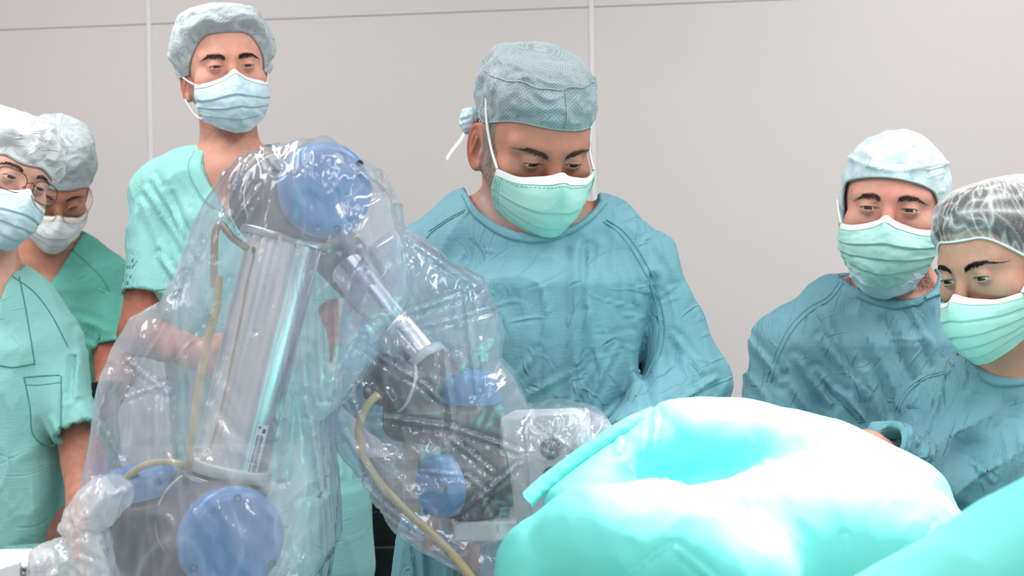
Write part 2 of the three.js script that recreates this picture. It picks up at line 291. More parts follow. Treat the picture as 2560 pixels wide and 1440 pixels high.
// ---- face masks: a sheet over half the face, mirrored; rows from the nose to under the chin
const MASK = [
  [[0, -0.012, 0.1135], [0.011, -0.019, 0.1065], [0.028, -0.0265, 0.0935], [0.048, -0.030, 0.0830], [0.068, -0.028, 0.0585]],
  [[0, -0.030, 0.1290], [0.014, -0.036, 0.1200], [0.032, -0.041, 0.1040], [0.051, -0.044, 0.0865], [0.0700, -0.043, 0.0585]],
  [[0, -0.053, 0.1320], [0.016, -0.056, 0.1265], [0.035, -0.059, 0.1105], [0.053, -0.060, 0.0850], [0.0690, -0.057, 0.0550]],
  [[0, -0.080, 0.1270], [0.016, -0.081, 0.1225], [0.034, -0.080, 0.1060], [0.051, -0.077, 0.0810], [0.0660, -0.071, 0.0520]],
  [[0, -0.106, 0.1140], [0.014, -0.105, 0.1100], [0.030, -0.100, 0.0960], [0.046, -0.093, 0.0750], [0.0610, -0.084, 0.0490]],
  [[0, -0.125, 0.0920], [0.013, -0.124, 0.0890], [0.027, -0.117, 0.0790], [0.042, -0.107, 0.0640], [0.0570, -0.095, 0.0450]]];
const cr = (a, b, c, d, t) => 0.5 * (2 * b + (c - a) * t + (2 * a - 5 * b + 4 * c - d) * t * t + (3 * b - a - 3 * c + d) * t * t * t);
function maskPoint(u, v, o) {                                       // u from -1 to 1, v from 0 (nose) to 1 (chin)
  const s = Math.sign(u) || 1, a = Math.abs(u) * 4, i = Math.min(Math.floor(a), 3), t = a - i, vv = v * 5, j = Math.min(Math.floor(vv), 4), w = vv - j;
  const row = (r) => { const R = o.rows[clamp(r, 0, 5)], g = (k) => k < 0 ? [-R[-k][0], R[-k][1], R[-k][2]] : k > 4 ? [2 * R[4][0] - R[3][0], 2 * R[4][1] - R[3][1], 2 * R[4][2] - R[3][2]] : R[k]; return [0, 1, 2].map((c) => cr(g(i - 1)[c], g(i)[c], g(i + 1)[c], g(i + 2)[c], t)); };
  const A = row(j - 1), B = row(j), C = row(j + 1), D = row(j + 2), p = [0, 1, 2].map((c) => cr(A[c], B[c], C[c], D[c], w));
  p[0] *= s * (o.w ?? 1); return p;
}
function maskSheet(o, v0, v1, nu, nv, lift) {
  const e = 0.004;
  return grid(nu, nv, (fu, fv) => {
    const u = fu * 2 - 1, v = lerp(v0, v1, 1 - fv), p = maskPoint(u, v, o), a = maskPoint(clamp(u + e, -1, 1), v, o), b = maskPoint(clamp(u - e, -1, 1), v, o), c = maskPoint(u, clamp(v + e), o), d = maskPoint(u, clamp(v - e), o);
    const n = V(a[0] - b[0], a[1] - b[1], a[2] - b[2]).cross(V(d[0] - c[0], d[1] - c[1], d[2] - c[2])).normalize();
    let h = lift;
    if (v > 0.14) for (const [pv, bend, depth] of o.pleats) { const q = v - (pv + bend * (1 - u * u) + 0.02 * noise(u * 2 + o.seed, pv * 9, 1)); h += depth * (q > 0 ? Math.exp(-q / 0.05) * -1 : Math.exp(q / 0.16) * 0.55) * sstep(0.0, 0.012, Math.abs(q)); }
    h += o.crumple * (0.6 * noise(u * 3 + o.seed, v * 4, o.seed) + 0.5 * ridge(u * 2.2 + v * 2 + o.seed, v * 5 - u * 1.5, o.seed + 5) * sstep(0.15, 0.4, v) - 0.25 + 0.25 * noise(u * 9, v * 13, o.seed + 2));
    return [p[0] + n.x * h, p[1] + n.y * h, p[2] + n.z * h];
  });
}
// ---- soft caps: a gathered dome; the hem follows the head
function capSheet(f, o, shrink = 0) {
  const nu = o.nu ?? 240, nv = o.nv ?? 90, hem = [];
  for (let i = 0; i <= nu; i++) { const a = i / nu * 2 * Math.PI, y = o.hem(Math.abs(a > Math.PI ? 2 * Math.PI - a : a), a); hem.push([y, hyp(...(() => { const q = outward(f, [0, y, -0.012], [Math.sin(a), 0, Math.cos(a)], 0.16); return [q[0], q[2] + 0.012]; })())]); }
  return grid(nu, nv, (fu, fv) => {
    const i = Math.round(fu * nu), a = fu * 2 * Math.PI, [hy, hr] = hem[i], v = fv, sv = Math.sin(v * Math.PI / 2), puff = o.puff * Math.sin(Math.min(1, v * o.fast) * Math.PI / 2) * Math.pow(Math.cos(v * Math.PI / 2), 0.35);
    const rho = Math.pow(Math.max(0, 1 - Math.pow(v, o.square)), 1 / o.square) ;
    let r = (lerp(hr, o.band(a), sstep(0, 0.22, v)) + puff + 0.002 - shrink) * rho;
    const g = Math.exp(-v * o.gatherFall), cx = Math.cos(a), sx = Math.sin(a), amp = Math.min(1, v * 14 + 0.25);
    r += amp * rho * (o.gather * g * (ridge(cx * o.gf + o.seed, sx * o.gf, v * 1.3 + o.seed) - 0.55 + 0.4 * noise(cx * o.gf * 2.3, sx * o.gf * 2.3, o.seed + v * 2)) + o.crumple * (noise(cx * 2.6 + o.seed, sx * 2.6 + v * 2, v * 3.3) + 0.55 * ridge(cx * 3.4 + v * 2.1, sx * 3.4 + o.seed, v * 4.4) - 0.3 + 0.22 * noise(cx * 9 + o.seed, sx * 9, v * 11)));
    r = Math.max(r, (hr + 0.003) * (1 - 0.9 * v * v) * (v < 0.6 ? 1 : 0));
    const y = lerp(hy, o.top - shrink, sv) + o.crumple * 0.7 * noise(cx * 3 * rho + 7, sx * 3 * rho + o.seed, v * 3) * sstep(0.05, 0.4, v);
    return [r * sx + (o.shift?.[0] ?? 0) * sv, y, -0.012 + r * cx + (o.shift?.[1] ?? 0) * sv];
  }, true, o.uv ?? [1, 1]);
}
function capHem(f, o, r) { const pts = []; for (let i = 0; i < 72; i++) { const a = i / 72 * 2 * Math.PI, y = o.hem(Math.abs(a > Math.PI ? 2 * Math.PI - a : a), a), q = outward(f, [0, y, -0.012], [Math.sin(a), 0, Math.cos(a)], 0.16), l = hyp(q[0], q[2] + 0.012); pts.push([q[0] * (1 + 0.002 / l), y, q[2] + (q[2] + 0.012) * 0.002 / l]); } return tube(pts, r, { closed: true, seg: 220, radial: 6 }); }
// ---------------------------------------------------------------- people: bodies and clothes
const J = (px, py, d, rpx) => ({ p: at(px, py, d), r: rpx * d / F });
function loft(keys) {                                               // [py, centre px, half width px, distance, half depth m] from the top down
  const K = keys.map(([py, cx, hw, d, hd]) => { const p = at(cx, py, d); return [p[1], p[0], hw * d / F, p[2], hd]; });
  return (x, y, z) => {
    const n = K.length; let k = 0; while (k < n - 2 && y < K[k + 1][0]) k++;
    const t = sstep(0, 1, clamp((K[k][0] - y) / (K[k][0] - K[k + 1][0]))), A = K[k], B = K[k + 1], cx = lerp(A[1], B[1], t), a = lerp(A[2], B[2], t), cz = lerp(A[3], B[3], t), b = lerp(A[4], B[4], t);
    const q = Math.pow(Math.pow(Math.abs(x - cx) / a, 2.5) + Math.pow(Math.abs(z - cz) / b, 2.5), 0.4), d = (q - 1) * Math.min(a, b) * (q < 1 ? 1 : 1);
    return smax(smax(d, y - K[0][0], 0.06), K[n - 1][0] - y, 0.02);
  };
}
function folds(list, d) { return list.map(([x1, y1, x2, y2, w, h]) => { const a = at(x1, y1, d), b = at(x2, y2, d); return [a[0], a[1], b[0], b[1], w * d / F, h]; }); }
function foldSum(L, x, y) {
  let s = 0;
  for (let i = 0; i < L.length; i++) {
    const q0 = L[i], w = q0[4], ex = q0[2] - q0[0], ey = q0[3] - q0[1], wx = x - q0[0], wy = y - q0[1];
    let t = (wx * ex + wy * ey) / (ex * ex + ey * ey); t = t < 0 ? 0 : t > 1 ? 1 : t;
    const dx = wx - ex * t, dy = wy - ey * t, qq = dx * dx + dy * dy; if (qq > w * w * 12) continue;
    const q = Math.sqrt(qq), h = q0[5];
    s += 1.25 * h * Math.exp(-Math.sqrt(qq + 0.000003) / w * 1.2) * (0.25 + 0.75 * Math.sin(Math.PI * clamp(t, 0.06, 0.94))) * (ex * wy - ey * wx > 0 ? 1 : 0.75) - h * 0.45 * Math.exp(-(((q - w * 1.6) / w) ** 2));
  }
  return s;
}
function handField(W, dir, up, side) {                              // a slightly curled hand at the wrist W
  const d = V(...dir).normalize(), u = V(...up).addScaledVector(d, -V(...up).dot(d)).normalize(), s = d.clone().cross(u).multiplyScalar(side);
  const P = (a, b, c) => [W[0] + d.x * a + s.x * b + u.x * c, W[1] + d.y * a + s.y * b + u.y * c, W[2] + d.z * a + s.z * b + u.z * c];
  const bones = [[P(0.0, 0, 0), P(0.045, 0.0, 0), 0.026, 0.024]];
  for (const [b, L] of [[-0.030, 0.062], [-0.010, 0.072], [0.010, 0.078], [0.029, 0.070]]) { bones.push([P(0.02, b * 0.6, 0), P(0.088, b, 0.003), 0.0145, 0.0105]); bones.push([P(0.088, b, 0.003), P(0.088 + L * 0.5, b * 1.05, -0.006), 0.0100, 0.0088]); bones.push([P(0.088 + L * 0.5, b * 1.05, -0.006), P(0.088 + L * 0.92, b * 1.02, -0.028), 0.0088, 0.0072]); }
  bones.push([P(0.015, 0.018, -0.005), P(0.052, 0.050, -0.018), 0.014, 0.0115]); bones.push([P(0.052, 0.050, -0.018), P(0.085, 0.058, -0.030), 0.0112, 0.0085]);
  return (x, y, z) => { let q = 1e9; for (const [a, b, r1, r2] of bones) q = smin(q, cone(x, y, z, a, b, r1, r2), 0.006); return q; };
}
const clothUv = (x, y, z) => [x * 2.2 + z * 1.5, y * 2.2 + z * 0.3];
const skinMat = phys('#ffffff', 0.52, { vertexColors: true, sheen: 0.15, sheenRoughness: 0.6, specularIntensity: 0.55 });
// o: head, skin, gown (cones, loft, carve, folds ...), arms, cap, mask, feet
function person(o) {
  const foot = o.foot, root = thing('person', o.label, 'person', [foot[0], 0, foot[1]]), off = new THREE.Matrix4().makeTranslation(-foot[0], 0, -foot[1]);
  const put = (name, geo, mat, parent = root, label) => part(name, geo.applyMatrix4(off), mat, parent, label);
  const M = headMatrix(o.head), s = o.head.size ?? 1, hf = headField(o.head), HF = headToWorld(hf, M), HI = inv4(M);
  const neckTop = ap(M, [0, -0.060, -0.030]), neckLow = at(...o.neck.slice(0, 3)), neckR = o.neck[3];
  // clothes
  const G = o.gown, torso = loft(G.loft), cones = G.cones.map(([a, b]) => [J(...a), J(...b)]), sleeves = (G.sleeves ?? []).map(([a, b, cut]) => [J(...a), J(...b), cut]);
  const core = (x, y, z) => { let d = torso(x, y, z); for (const [a, b] of cones) d = smin(d, cone(x, y, z, a.p, b.p, a.r, b.r), 0.06); return d; };
  const L = folds(G.folds ?? [], G.foldAt), carve = G.carve.map(([px, py]) => { const p = at(px, py, G.carveAt); return [p[0], p[1]]; });
  const zBack = neckLow[2] - (G.carveBack ?? 0.02), wr = G.wrinkle ?? 0.003;
  const dress = (x, y, z) => {
    let d = core(x, y, z);
    for (const [a, b, cut] of sleeves) {
      const ax = b.p[0] - a.p[0], ay = b.p[1] - a.p[1], az = b.p[2] - a.p[2], l = hyp(ax, ay, az), t = ((x - a.p[0]) * ax + (y - a.p[1]) * ay + (z - a.p[2]) * az) / l;
      let q = cone(x, y, z, a.p, b.p, a.r, b.r);
      if (cut) { q = Math.max(q, t - l); q = Math.max(q, -Math.max(cone(x, y, z, [a.p[0] + ax * 0.7, a.p[1] + ay * 0.7, a.p[2] + az * 0.7], [b.p[0] + ax * 0.2, b.p[1] + ay * 0.2, b.p[2] + az * 0.2], b.r - 0.016, b.r - 0.008), l * 0.72 - t)); d = smin(d, q, 0.03); } else d = smin(d, q, G.join ?? 0.028);
    }
    if (d > -0.03 && d < 0.03) {
      d -= foldSum(L, x, y);
      const sx = x * 7, sy = y * 4.2, sz = z * 7;
      const wv = noise(sx * 0.7 + 3, sy * 0.8, sz * 0.7 + (o.seed ?? 0)) * 0.8;
      const rg = ridge(sx * 1.5 + wv * 1.6 + (o.seed ?? 0), sy * 0.9 + wv, sz * 1.4), rf = ridge(sx * 3.4 + wv * 3.4, sy * 2.9 - wv * 3, sz * 3 + 9), patch = sstep(-0.15, 0.35, noise(sx * 0.5 + 8, sy * 0.5, sz * 0.5 + (o.seed ?? 0)));
      d -= wr * (1.6 * noise(sx + wv + (o.seed ?? 0), sy * 0.55 + wv, sz) + 1.5 * (rg * Math.abs(rg) - 0.35) + (0.3 + 0.9 * patch) * 0.75 * (rf * Math.abs(rf) - 0.3) + 0.10 * noise(sx * 9, sy * 14, sz * 9));
      d = Math.max(d, -Math.max(poly2(x, y, carve), zBack - z));
      if (G.hemY !== undefined) d = Math.max(d, G.hemY - y);
    }
    return d;
  };
  // body: one continuous surface of head, neck, trunk, arms, hands and legs
  const arms = o.arms.map((a) => ({ s: at(...a.s), e: at(...a.e), w: at(...a.w), r: a.r ?? [0.048, 0.040, 0.027], hand: a.hand }));
  const hands = arms.map((a, i) => handField(a.w, a.hand?.dir ?? [a.w[0] - a.e[0], a.w[1] - a.e[1], a.w[2] - a.e[2]], a.hand?.up ?? [0, 1, 0], a.hand?.side ?? (i ? -1 : 1)));
  const hip = at(...o.hip), legX = [hip[0] - 0.09, hip[0] + 0.09];
  const bodyF = (x, y, z) => {
    let d = HF(x, y, z);
    d = smin(d, cone(x, y, z, neckTop, neckLow, neckR * 0.93, neckR), 0.03);
    d = smin(d, core(x, y, z) + 0.011, 0.03);
    arms.forEach((a, i) => { let q = cone(x, y, z, a.s, a.e, a.r[0], a.r[1]); q = smin(q, cone(x, y, z, a.e, a.w, a.r[1], a.r[2]), 0.02); q = smin(q, hands[i](x, y, z), 0.012); d = smin(d, q, 0.02); });
    for (const lx of legX) { d = smin(d, cone(x, y, z, [lx, 0.86, hip[2]], [lx, 0.48, hip[2] + 0.02], 0.075, 0.055), 0.03); d = smin(d, cone(x, y, z, [lx, 0.48, hip[2] + 0.02], [lx, 0.07, hip[2]], 0.055, 0.038), 0.03); d = smin(d, cone(x, y, z, [lx, 0.036, hip[2] - 0.03], [lx, 0.030, hip[2] + 0.15], 0.036, 0.030), 0.03); }
    return d;
  };
  const S = o.skin, base = new THREE.Color(S.tone), warm = new THREE.Color(S.warm ?? '#b0604a'), hairC = new THREE.Color(S.hair ?? '#2a1d16');
  const skinColor = (x, y, z) => {
    const q = HI(x, y, z), n = 1 + 0.10 * noise(q[0] * 60, q[1] * 60, q[2] * 60) + 0.07 * noise(q[0] * 260, q[1] * 260, q[2] * 260);
    let r = base.r * n, g = base.g * n, b = base.b * n; const ax = Math.abs(q[0]);
    const red = clamp(0.32 * Math.exp(-((ax / 0.018) ** 2 + ((q[1] + 0.025) / 0.03) ** 2)) * (q[2] > 0.07 ? 1 : 0) + 0.75 * sstep(0.075, 0.083, ax) * (q[1] < 0.02 ? 1 : 0) + (S.brow ?? 0.25) * Math.exp(-((ax / 0.03) ** 2 + ((q[1] - 0.02) / 0.025) ** 2)) * (q[2] > 0.06 ? 1 : 0)) * (0.8 + 0.5 * noise(q[0] * 90, q[1] * 90, q[2] * 90));
    r = lerp(r, warm.r, red); g = lerp(g, warm.g, red); b = lerp(b, warm.b, red);
    if (S.beard && q[1] > -0.16) { let reg = sstep(0.012, -0.012, q[1] + 0.030 + 0.020 * sstep(0.03, 0.06, q[2]) - 0.10 * sstep(0.055, 0.07, ax) * sstep(0.03, 0.0, q[2])) * sstep(-0.02, 0.0, q[2] + 0.004) * sstep(-0.14, -0.12, q[1]); reg *= 1 - sstep(0.0735, 0.0765, ax); const k = clamp(reg * S.beard * (0.75 + 0.9 * noise(q[0] * 420, q[1] * 420, q[2] * 420))); r = lerp(r, hairC.r, k); g = lerp(g, hairC.g, k); b = lerp(b, hairC.b, k); }
    const scalp = sstep(S.hairline ?? 0.062, (S.hairline ?? 0.062) + 0.006, q[1] + 0.25 * Math.min(0, q[2] - 0.06) * -1 * 0.6 + 0.004 * noise(q[0] * 300, q[1] * 300, q[2] * 300)) * (q[1] > 0.0 ? 1 : 0) ;
    if (scalp > 0) { const k = scalp * (0.75 + 0.3 * noise(q[0] * 350, q[1] * 80, q[2] * 350)); r = lerp(r, hairC.r, k); g = lerp(g, hairC.g, k); b = lerp(b, hairC.b, k); }
    return [r, g, b];
  };
  const hc = ap(M, [0, 0, 0]), hb = 0.165 * s, fine = o.head.cell ?? 0.0022, cut = Math.min(...carve.map((p) => p[1])) - 0.012;
  const upperF = (x, y, z) => Math.max(smin(smin(HF(x, y, z), cone(x, y, z, neckTop, neckLow, neckR * 0.93, neckR), 0.03), core(x, y, z) + 0.011, 0.03), cut - y);
  const headGeo = meshField(upperF, [hc[0] - hb, cut - 0.01, hc[2] - hb], [hc[0] + hb, hc[1] + hb, hc[2] + hb], fine, { color: skinColor, slack: 0.006, eps: 0.0012 });
  const all = [hc, ...arms.flatMap((a) => [a.s, a.e, a.w])], X = all.map((p) => p[0]), Z = all.map((p) => p[2]), hw = G.half ?? 0.36;
  const box = [Math.min(hip[0] - hw, ...X.map((v) => v - 0.17)), Math.max(hip[0] + hw, ...X.map((v) => v + 0.17)), Math.min(hip[2] - 0.24, ...Z.map((v) => v - 0.16)), Math.max(hip[2] + 0.24, ...Z.map((v) => v + 0.20))];
  const trunk = meshField((x, y, z) => Math.max(bodyF(x, y, z), y - cut - 0.002), [box[0], -0.02, box[2]], [box[1], cut + 0.04, box[3]], 0.0105, { color: skinColor });
  const fineHands = arms.filter((a) => a.hand?.show).map((a) => { const i = arms.indexOf(a), W = a.w; return meshField((x, y, z) => Math.max(Math.min(hands[i](x, y, z), cone(x, y, z, a.e, a.w, a.r[1] + 0.001, a.r[2] + 0.001)) - 0.0006, hyp(x - W[0], y - W[1], z - W[2]) - 0.21), W.map((v) => v - 0.23), W.map((v) => v + 0.23), 0.004, { color: skinColor }); });
  put('body', mergeGeometries([headGeo, trunk, ...fineHands]), skinMat);
  // gown
  const topY = Math.max(...cones.map(([a]) => a.p[1] + a.r)) + 0.06, midY = o.gownFineTo ?? 0.70;
  const geoG = [meshField((x, y, z) => Math.max(dress(x, y, z), midY - y), [box[0], midY - 0.03, box[2]], [box[1], topY, box[3]], o.gownCell ?? 0.005, { slack: 0.016, eps: 0.0018, uv: clothUv })];
  if (G.hemY === undefined || G.hemY < midY) geoG.push(meshField((x, y, z) => Math.max(dress(x, y, z), y - midY - 0.004), [box[0], 0.2, box[2]], [box[1], midY + 0.05, box[3]], 0.014, { slack: 0.016, uv: clothUv }));
  const gown = put(G.name, mergeGeometries(geoG), G.mat);
  if (G.trousers) {
    const tf = (x, y, z) => { let d = 1e9; for (const lx of legX) d = smin(d, cone(x, y, z, [lx, 0.92, hip[2]], [lx, 0.10, hip[2]], 0.115, 0.085), 0.04); d = smin(d, Math.max(core(x, y, z) + 0.005, y - G.hemY - 0.04), 0.04); d -= 0.006 * (ridge(x * 9, y * 5 + x * 6, z * 9) - 0.5); return Math.max(d, 0.05 - y); };
    put('trousers', meshField(tf, [box[0], 0, hip[2] - 0.26], [box[1], G.hemY + 0.08, hip[2] + 0.26], 0.009, { slack: 0.012, uv: clothUv }), G.mat);
  }
  for (const [name, lx] of [['shoe', legX[0]], ['shoe', legX[1]]]) put(name, meshField((x, y, z) => Math.max(smin(cone(x, y, z, [lx, 0.042, hip[2] - 0.04], [lx, 0.036, hip[2] + 0.165], 0.046, 0.040), cone(x, y, z, [lx, 0.05, hip[2] - 0.02], [lx, 0.10, hip[2] - 0.02], 0.052, 0.046), 0.03), -y, y - 0.105), [lx - 0.1, -0.02, hip[2] - 0.14], [lx + 0.1, 0.14, hip[2] + 0.26], 0.008), shoeMat);
  // seams and bands that lie on the cloth
  for (const sm of G.seams ?? []) {
    const pts = new THREE.CatmullRomCurve3(sm.pts.map(([x, y]) => V(x, y, 0))).getSpacedPoints(sm.n ?? 40).map((q) => onSurface(dress, q.x, q.y, G.foldAt, 0));
    if (sm.band) {                                                   // a flat band of cloth with a stitched edge
      const W = sm.band * G.foldAt / F, T = sm.thick ?? 0.0022, nn = pts.length - 1;
      const rows = pts.map((q, i) => { const t = pts[Math.min(i + 1, nn)].p.clone().sub(pts[Math.max(i - 1, 0)].p).normalize(), b = q.n.clone().cross(t).normalize(); return [-0.001, 0.0, 0.33, 0.66, 1.0, 1.02].map((k, j) => { const p = q.p.clone().addScaledVector(b, -k * W), v = [p.x, p.y, p.z], dd = dress(...v), g = gradient(core, ...v, 0.004), lf = (j === 0 || j === 5) ? -0.002 : T; return [v[0] + g[0] * (lf - clamp(dd, -0.02, 0.02)), v[1] + g[1] * (lf - clamp(dd, -0.02, 0.02)), v[2] + g[2] * (lf - clamp(dd, -0.02, 0.02))]; }); });
      put(sm.name ?? 'collar', grid(5, nn, (u, v) => rows[Math.round(v * nn)][Math.round(u * 5)]), G.plain, gown);
      const edge = rows.map((r) => V(...r[3]).lerp(V(...r[4]), 0.7)); put('stitching', tube(edge.filter((_, i) => i % 2 === 0), 0.0006, { seg: 90, radial: 5 }), G.stitch ?? G.plain, gown);
    } else put(sm.name ?? 'seam', tube(pts.filter((_, i) => i % 2 === 0).map((q) => q.p.clone().addScaledVector(q.n, 0.0001)), (sm.r ?? 0.0011) * 0.72, { seg: 90, radial: 6 }), sm.dark ? (G.stitch ?? G.plain) : G.plain, gown);
  }
  // eyes, brows, lashes
  const hw2 = o.head.w ?? 1;
  for (const sd of [-1, 1]) {
    put('eye', eyeball(S.iris ?? '#3a2416', o.gaze ?? [0, 0]).applyMatrix4(new THREE.Matrix4().makeTranslation(sd * 0.0302 * hw2, 0, 0.0765)).applyMatrix4(M), eyeMat);
    put('eyebrow', browHairs(hf, sd, o.brow, 5 + sd).applyMatrix4(M), hairMat(S.browHair ?? S.hair));
    put('eyelashes', lashHairs(sd, o.head.lidUp ?? 14, o.head.lidLow ?? -14, hw2, 9).applyMatrix4(M), hairMat(S.browHair ?? S.hair));
  }
  return { root, put, M, hf, HF, HI, dress, gown, off, s };
}
const hairMats = new Map();
function hairMat(c) { if (!hairMats.has(c)) hairMats.set(c, std(c, 0.6)); return hairMats.get(c); }
const shoeMat = std('#e8e8e6', 0.6);
function addMask(P, o) {
  const rows = MASK.map((r, j) => r.map(([x, y, z], i) => { const t = o.tweak?.(x, y, z, j, i) ?? [x, y, z]; return t; })), m = { rows, w: o.w ?? 1, pleats: o.pleats, crumple: o.crumple, seed: o.seed };
  const mask = P.put('face_mask', maskSheet(m, 0, 1, 120, 110, 0.001).applyMatrix4(P.M), o.mat);
  P.put('nose_band', maskSheet({ ...m, crumple: o.crumple * 0.6 }, 0.0, o.band ?? 0.13, 120, 8, 0.0018).applyMatrix4(P.M), o.white, mask, 'white nose band');
  const edge = (u) => { const pts = []; for (let i = 0; i <= 20; i++) { const p = maskPoint(u, i / 20, m); pts.push(ap(P.M, [p[0], p[1], p[2] + 0.001])); } return tube(pts, 0.0012, { seg: 60, radial: 6 }); };
  for (const u of [-1, 1]) P.put('side_binding', edge(u), o.bind ?? o.mat, mask);
  for (const [a, b, mid, r] of o.loops) {                            // strings: [u, v] on the mask to a point of the head
    const A = maskPoint(a[0], a[1], m), pts = [A, ...mid, b].map((p) => ap(P.M, p)); P.put('string', tube(pts, r ?? 0.0014, { seg: 40, radial: 6 }), o.white, mask);
  }
  return mask;
}
function capPoints(P, o) {                                           // gives points of a cap's sheet, a little outside it
  const g = capSheet(P.hf, { ...o, nu: 120, nv: 60 }), p = g.attributes.position, n = g.attributes.normal;
  return (u, v) => { const k = Math.round(v * 60) * 121 + Math.round((u - Math.floor(u)) * 120) % 120; return ap(P.M, [p.getX(k) + n.getX(k) * 0.0010, p.getY(k) + n.getY(k) * 0.0010, p.getZ(k) + n.getZ(k) * 0.0010]); };
}
// ---------------------------------------------------------------- cloth and cap materials
// creases of worn cotton as heights: bent pressed lines, small crumples, weave
function creaseHeights(seed, count, N = 640) {
  const h = new Float32Array(N * N).fill(0.5), r = rng(seed);
  for (let i = 0; i < count; i++) {
    const x0 = r() * N, y0 = r() * N, a = r() < 0.55 ? Math.PI / 2 + (r() - 0.5) * 0.9 : r() * Math.PI, L = N * (0.03 + 0.16 * r() * r()), bend = (r() - 0.5) * 1.6, w = N * (0.0022 + 0.006 * r()), amp = (0.10 + 0.34 * r() * r()) * (r() < 0.7 ? 1 : -1);
    const steps = Math.ceil(L / (w * 0.5)); let x = x0, y = y0, t = a;
    const hit = new Map(), R = Math.ceil(w * 4);
    for (let k = 0; k < steps; k++) {
      x += Math.cos(t) * L / steps; y += Math.sin(t) * L / steps; t += bend / steps + (r() - 0.5) * 0.05; const fade = Math.sin(Math.PI * (k + 0.5) / steps);
      for (let j = -R; j <= R; j++) for (let q = -R; q <= R; q++) { const px = Math.round(x) + q, py = Math.round(y) + j, dd = Math.hypot(px - x, py - y) / w; if (dd > 4) continue; const v = amp * fade * (Math.exp(-dd * 1.1) - 0.25 * Math.exp(-((dd - 1.8) ** 2))), key = ((py % N + N) % N) * N + (px % N + N) % N, old = hit.get(key); if (old === undefined || Math.abs(v) > Math.abs(old)) hit.set(key, v); }
    }
    for (const [k, v] of hit) h[k] += v;
  }
  const d = new Float32Array(N * N * 4);
  for (let i = 0; i < N * N; i++) { const u = i % N / N, v = Math.floor(i / N) / N, e = h[i] + 0.030 * noise(u * 150, v * 40, seed) + 0.030 * noise(u * 40, v * 150, seed + 2); d[i * 4] = d[i * 4 + 1] = d[i * 4 + 2] = e; d[i * 4 + 3] = 1; }
  const t = new THREE.DataTexture(d, N, N, THREE.RGBAFormat, THREE.FloatType); t.magFilter = THREE.LinearFilter; t.wrapS = t.wrapT = THREE.RepeatWrapping; t.needsUpdate = true; return t;
}
const gownCreases = creaseHeights(5, 420), scrubCreases = creaseHeights(9, 170);
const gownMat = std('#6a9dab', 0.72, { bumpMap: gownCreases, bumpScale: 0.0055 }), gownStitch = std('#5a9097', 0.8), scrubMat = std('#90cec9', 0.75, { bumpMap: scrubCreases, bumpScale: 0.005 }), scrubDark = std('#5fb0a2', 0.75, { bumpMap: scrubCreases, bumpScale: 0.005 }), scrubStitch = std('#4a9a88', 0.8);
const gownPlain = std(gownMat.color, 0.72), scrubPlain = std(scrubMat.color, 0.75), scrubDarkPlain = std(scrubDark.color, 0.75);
const greenMask = std('#acdcd3', 0.8), blueMask = std('#c6e2ee', 0.75), whiteMask = std('#e4e9ed', 0.8), whiteCloth = std('#eef2f3', 0.8), palestring = std('#f2f4f4', 0.7);
function capCreases(a, b) { const t = gownCreases.clone(); t.repeat.set(a, b); t.needsUpdate = true; return t; }
// honeycomb print of the woven caps: darker cells, paler net between them
const honey = dataTex(512, 512, (u, v) => {
  const R = 16, x = u * R, y = v * R * 1.1547 * 0.9815 / 1.1333; let best = 9, second = 9; const row = Math.round(v * 18);
  for (let j = row - 1; j <= row + 1; j++) { const yy = j / 18, sh = (((j % 2) + 2) % 2) * 0.5; for (let i = Math.floor(x) - 1; i <= Math.floor(x) + 2; i++) { const d = hyp((i + sh - x), (yy - v) * 18 * 0.87); if (d < best) { second = best; best = d; } else if (d < second) second = d; } }
  const e = sstep(0.04, 0.30, second - best), n = 14 * noise(u * 40, v * 40, 2); return [lerp(240, 176, e) + n, lerp(246, 200, e) + n, lerp(248, 208, e) + n];
}, { srgb: true });
const honeySmall = honey.clone(); honeySmall.repeat.set(30, 8); honeySmall.needsUpdate = true;
const honeyBig = honey.clone(); honeyBig.repeat.set(7, 2.6); honeyBig.needsUpdate = true;
const surgeonCap = phys('#dfe4e6', 0.6, { bumpMap: capCreases(4, 2), bumpScale: 0.003, map: honeyBig, transmission: 0.34, thickness: 0 }), hoodMat = phys('#c9dfe6', 0.7, {  bumpMap: gownCreases, bumpScale: 0.004, });
const bouffant = phys('#d3e0e5', 0.7, { bumpMap: capCreases(2, 1), bumpScale: 0.008, transmission: 0.28, thickness: 0 }), bouffantWhite = phys('#e9eef1', 0.75, { bumpMap: capCreases(2, 1), bumpScale: 0.006, transmission: 0.15, thickness: 0 }), bouffantGrey = phys('#cdd8dd', 0.75, { bumpMap: capCreases(2, 1), bumpScale: 0.007, transmission: 0.2, thickness: 0 });
const fibre = dataTex(512, 512, (u, v) => { const n = 200 + 120 * ridge(u * 30 + 3 * noise(v * 9, u * 5, 1), v * 9, 1) * 0.5 + 60 * noise(u * 120, v * 60, 3) - 20; return [n, n, n]; });
const hairnet = phys('#eceef0', 0.45, { transmission: 0.94, thickness: 0, transmissionMap: dataTex(512, 512, (u, v) => { const n = 250 - 130 * Math.pow(clamp(ridge(u * 46 + 0.7 * noise(v * 3, u * 9, 4), v * 2.5, 7)), 5) - 80 * Math.pow(clamp(ridge(u * 17, v * 3.5 + 2, 3)), 6) + 50 * noise(u * 190, v * 90, 9); return [n, n, n]; }) });

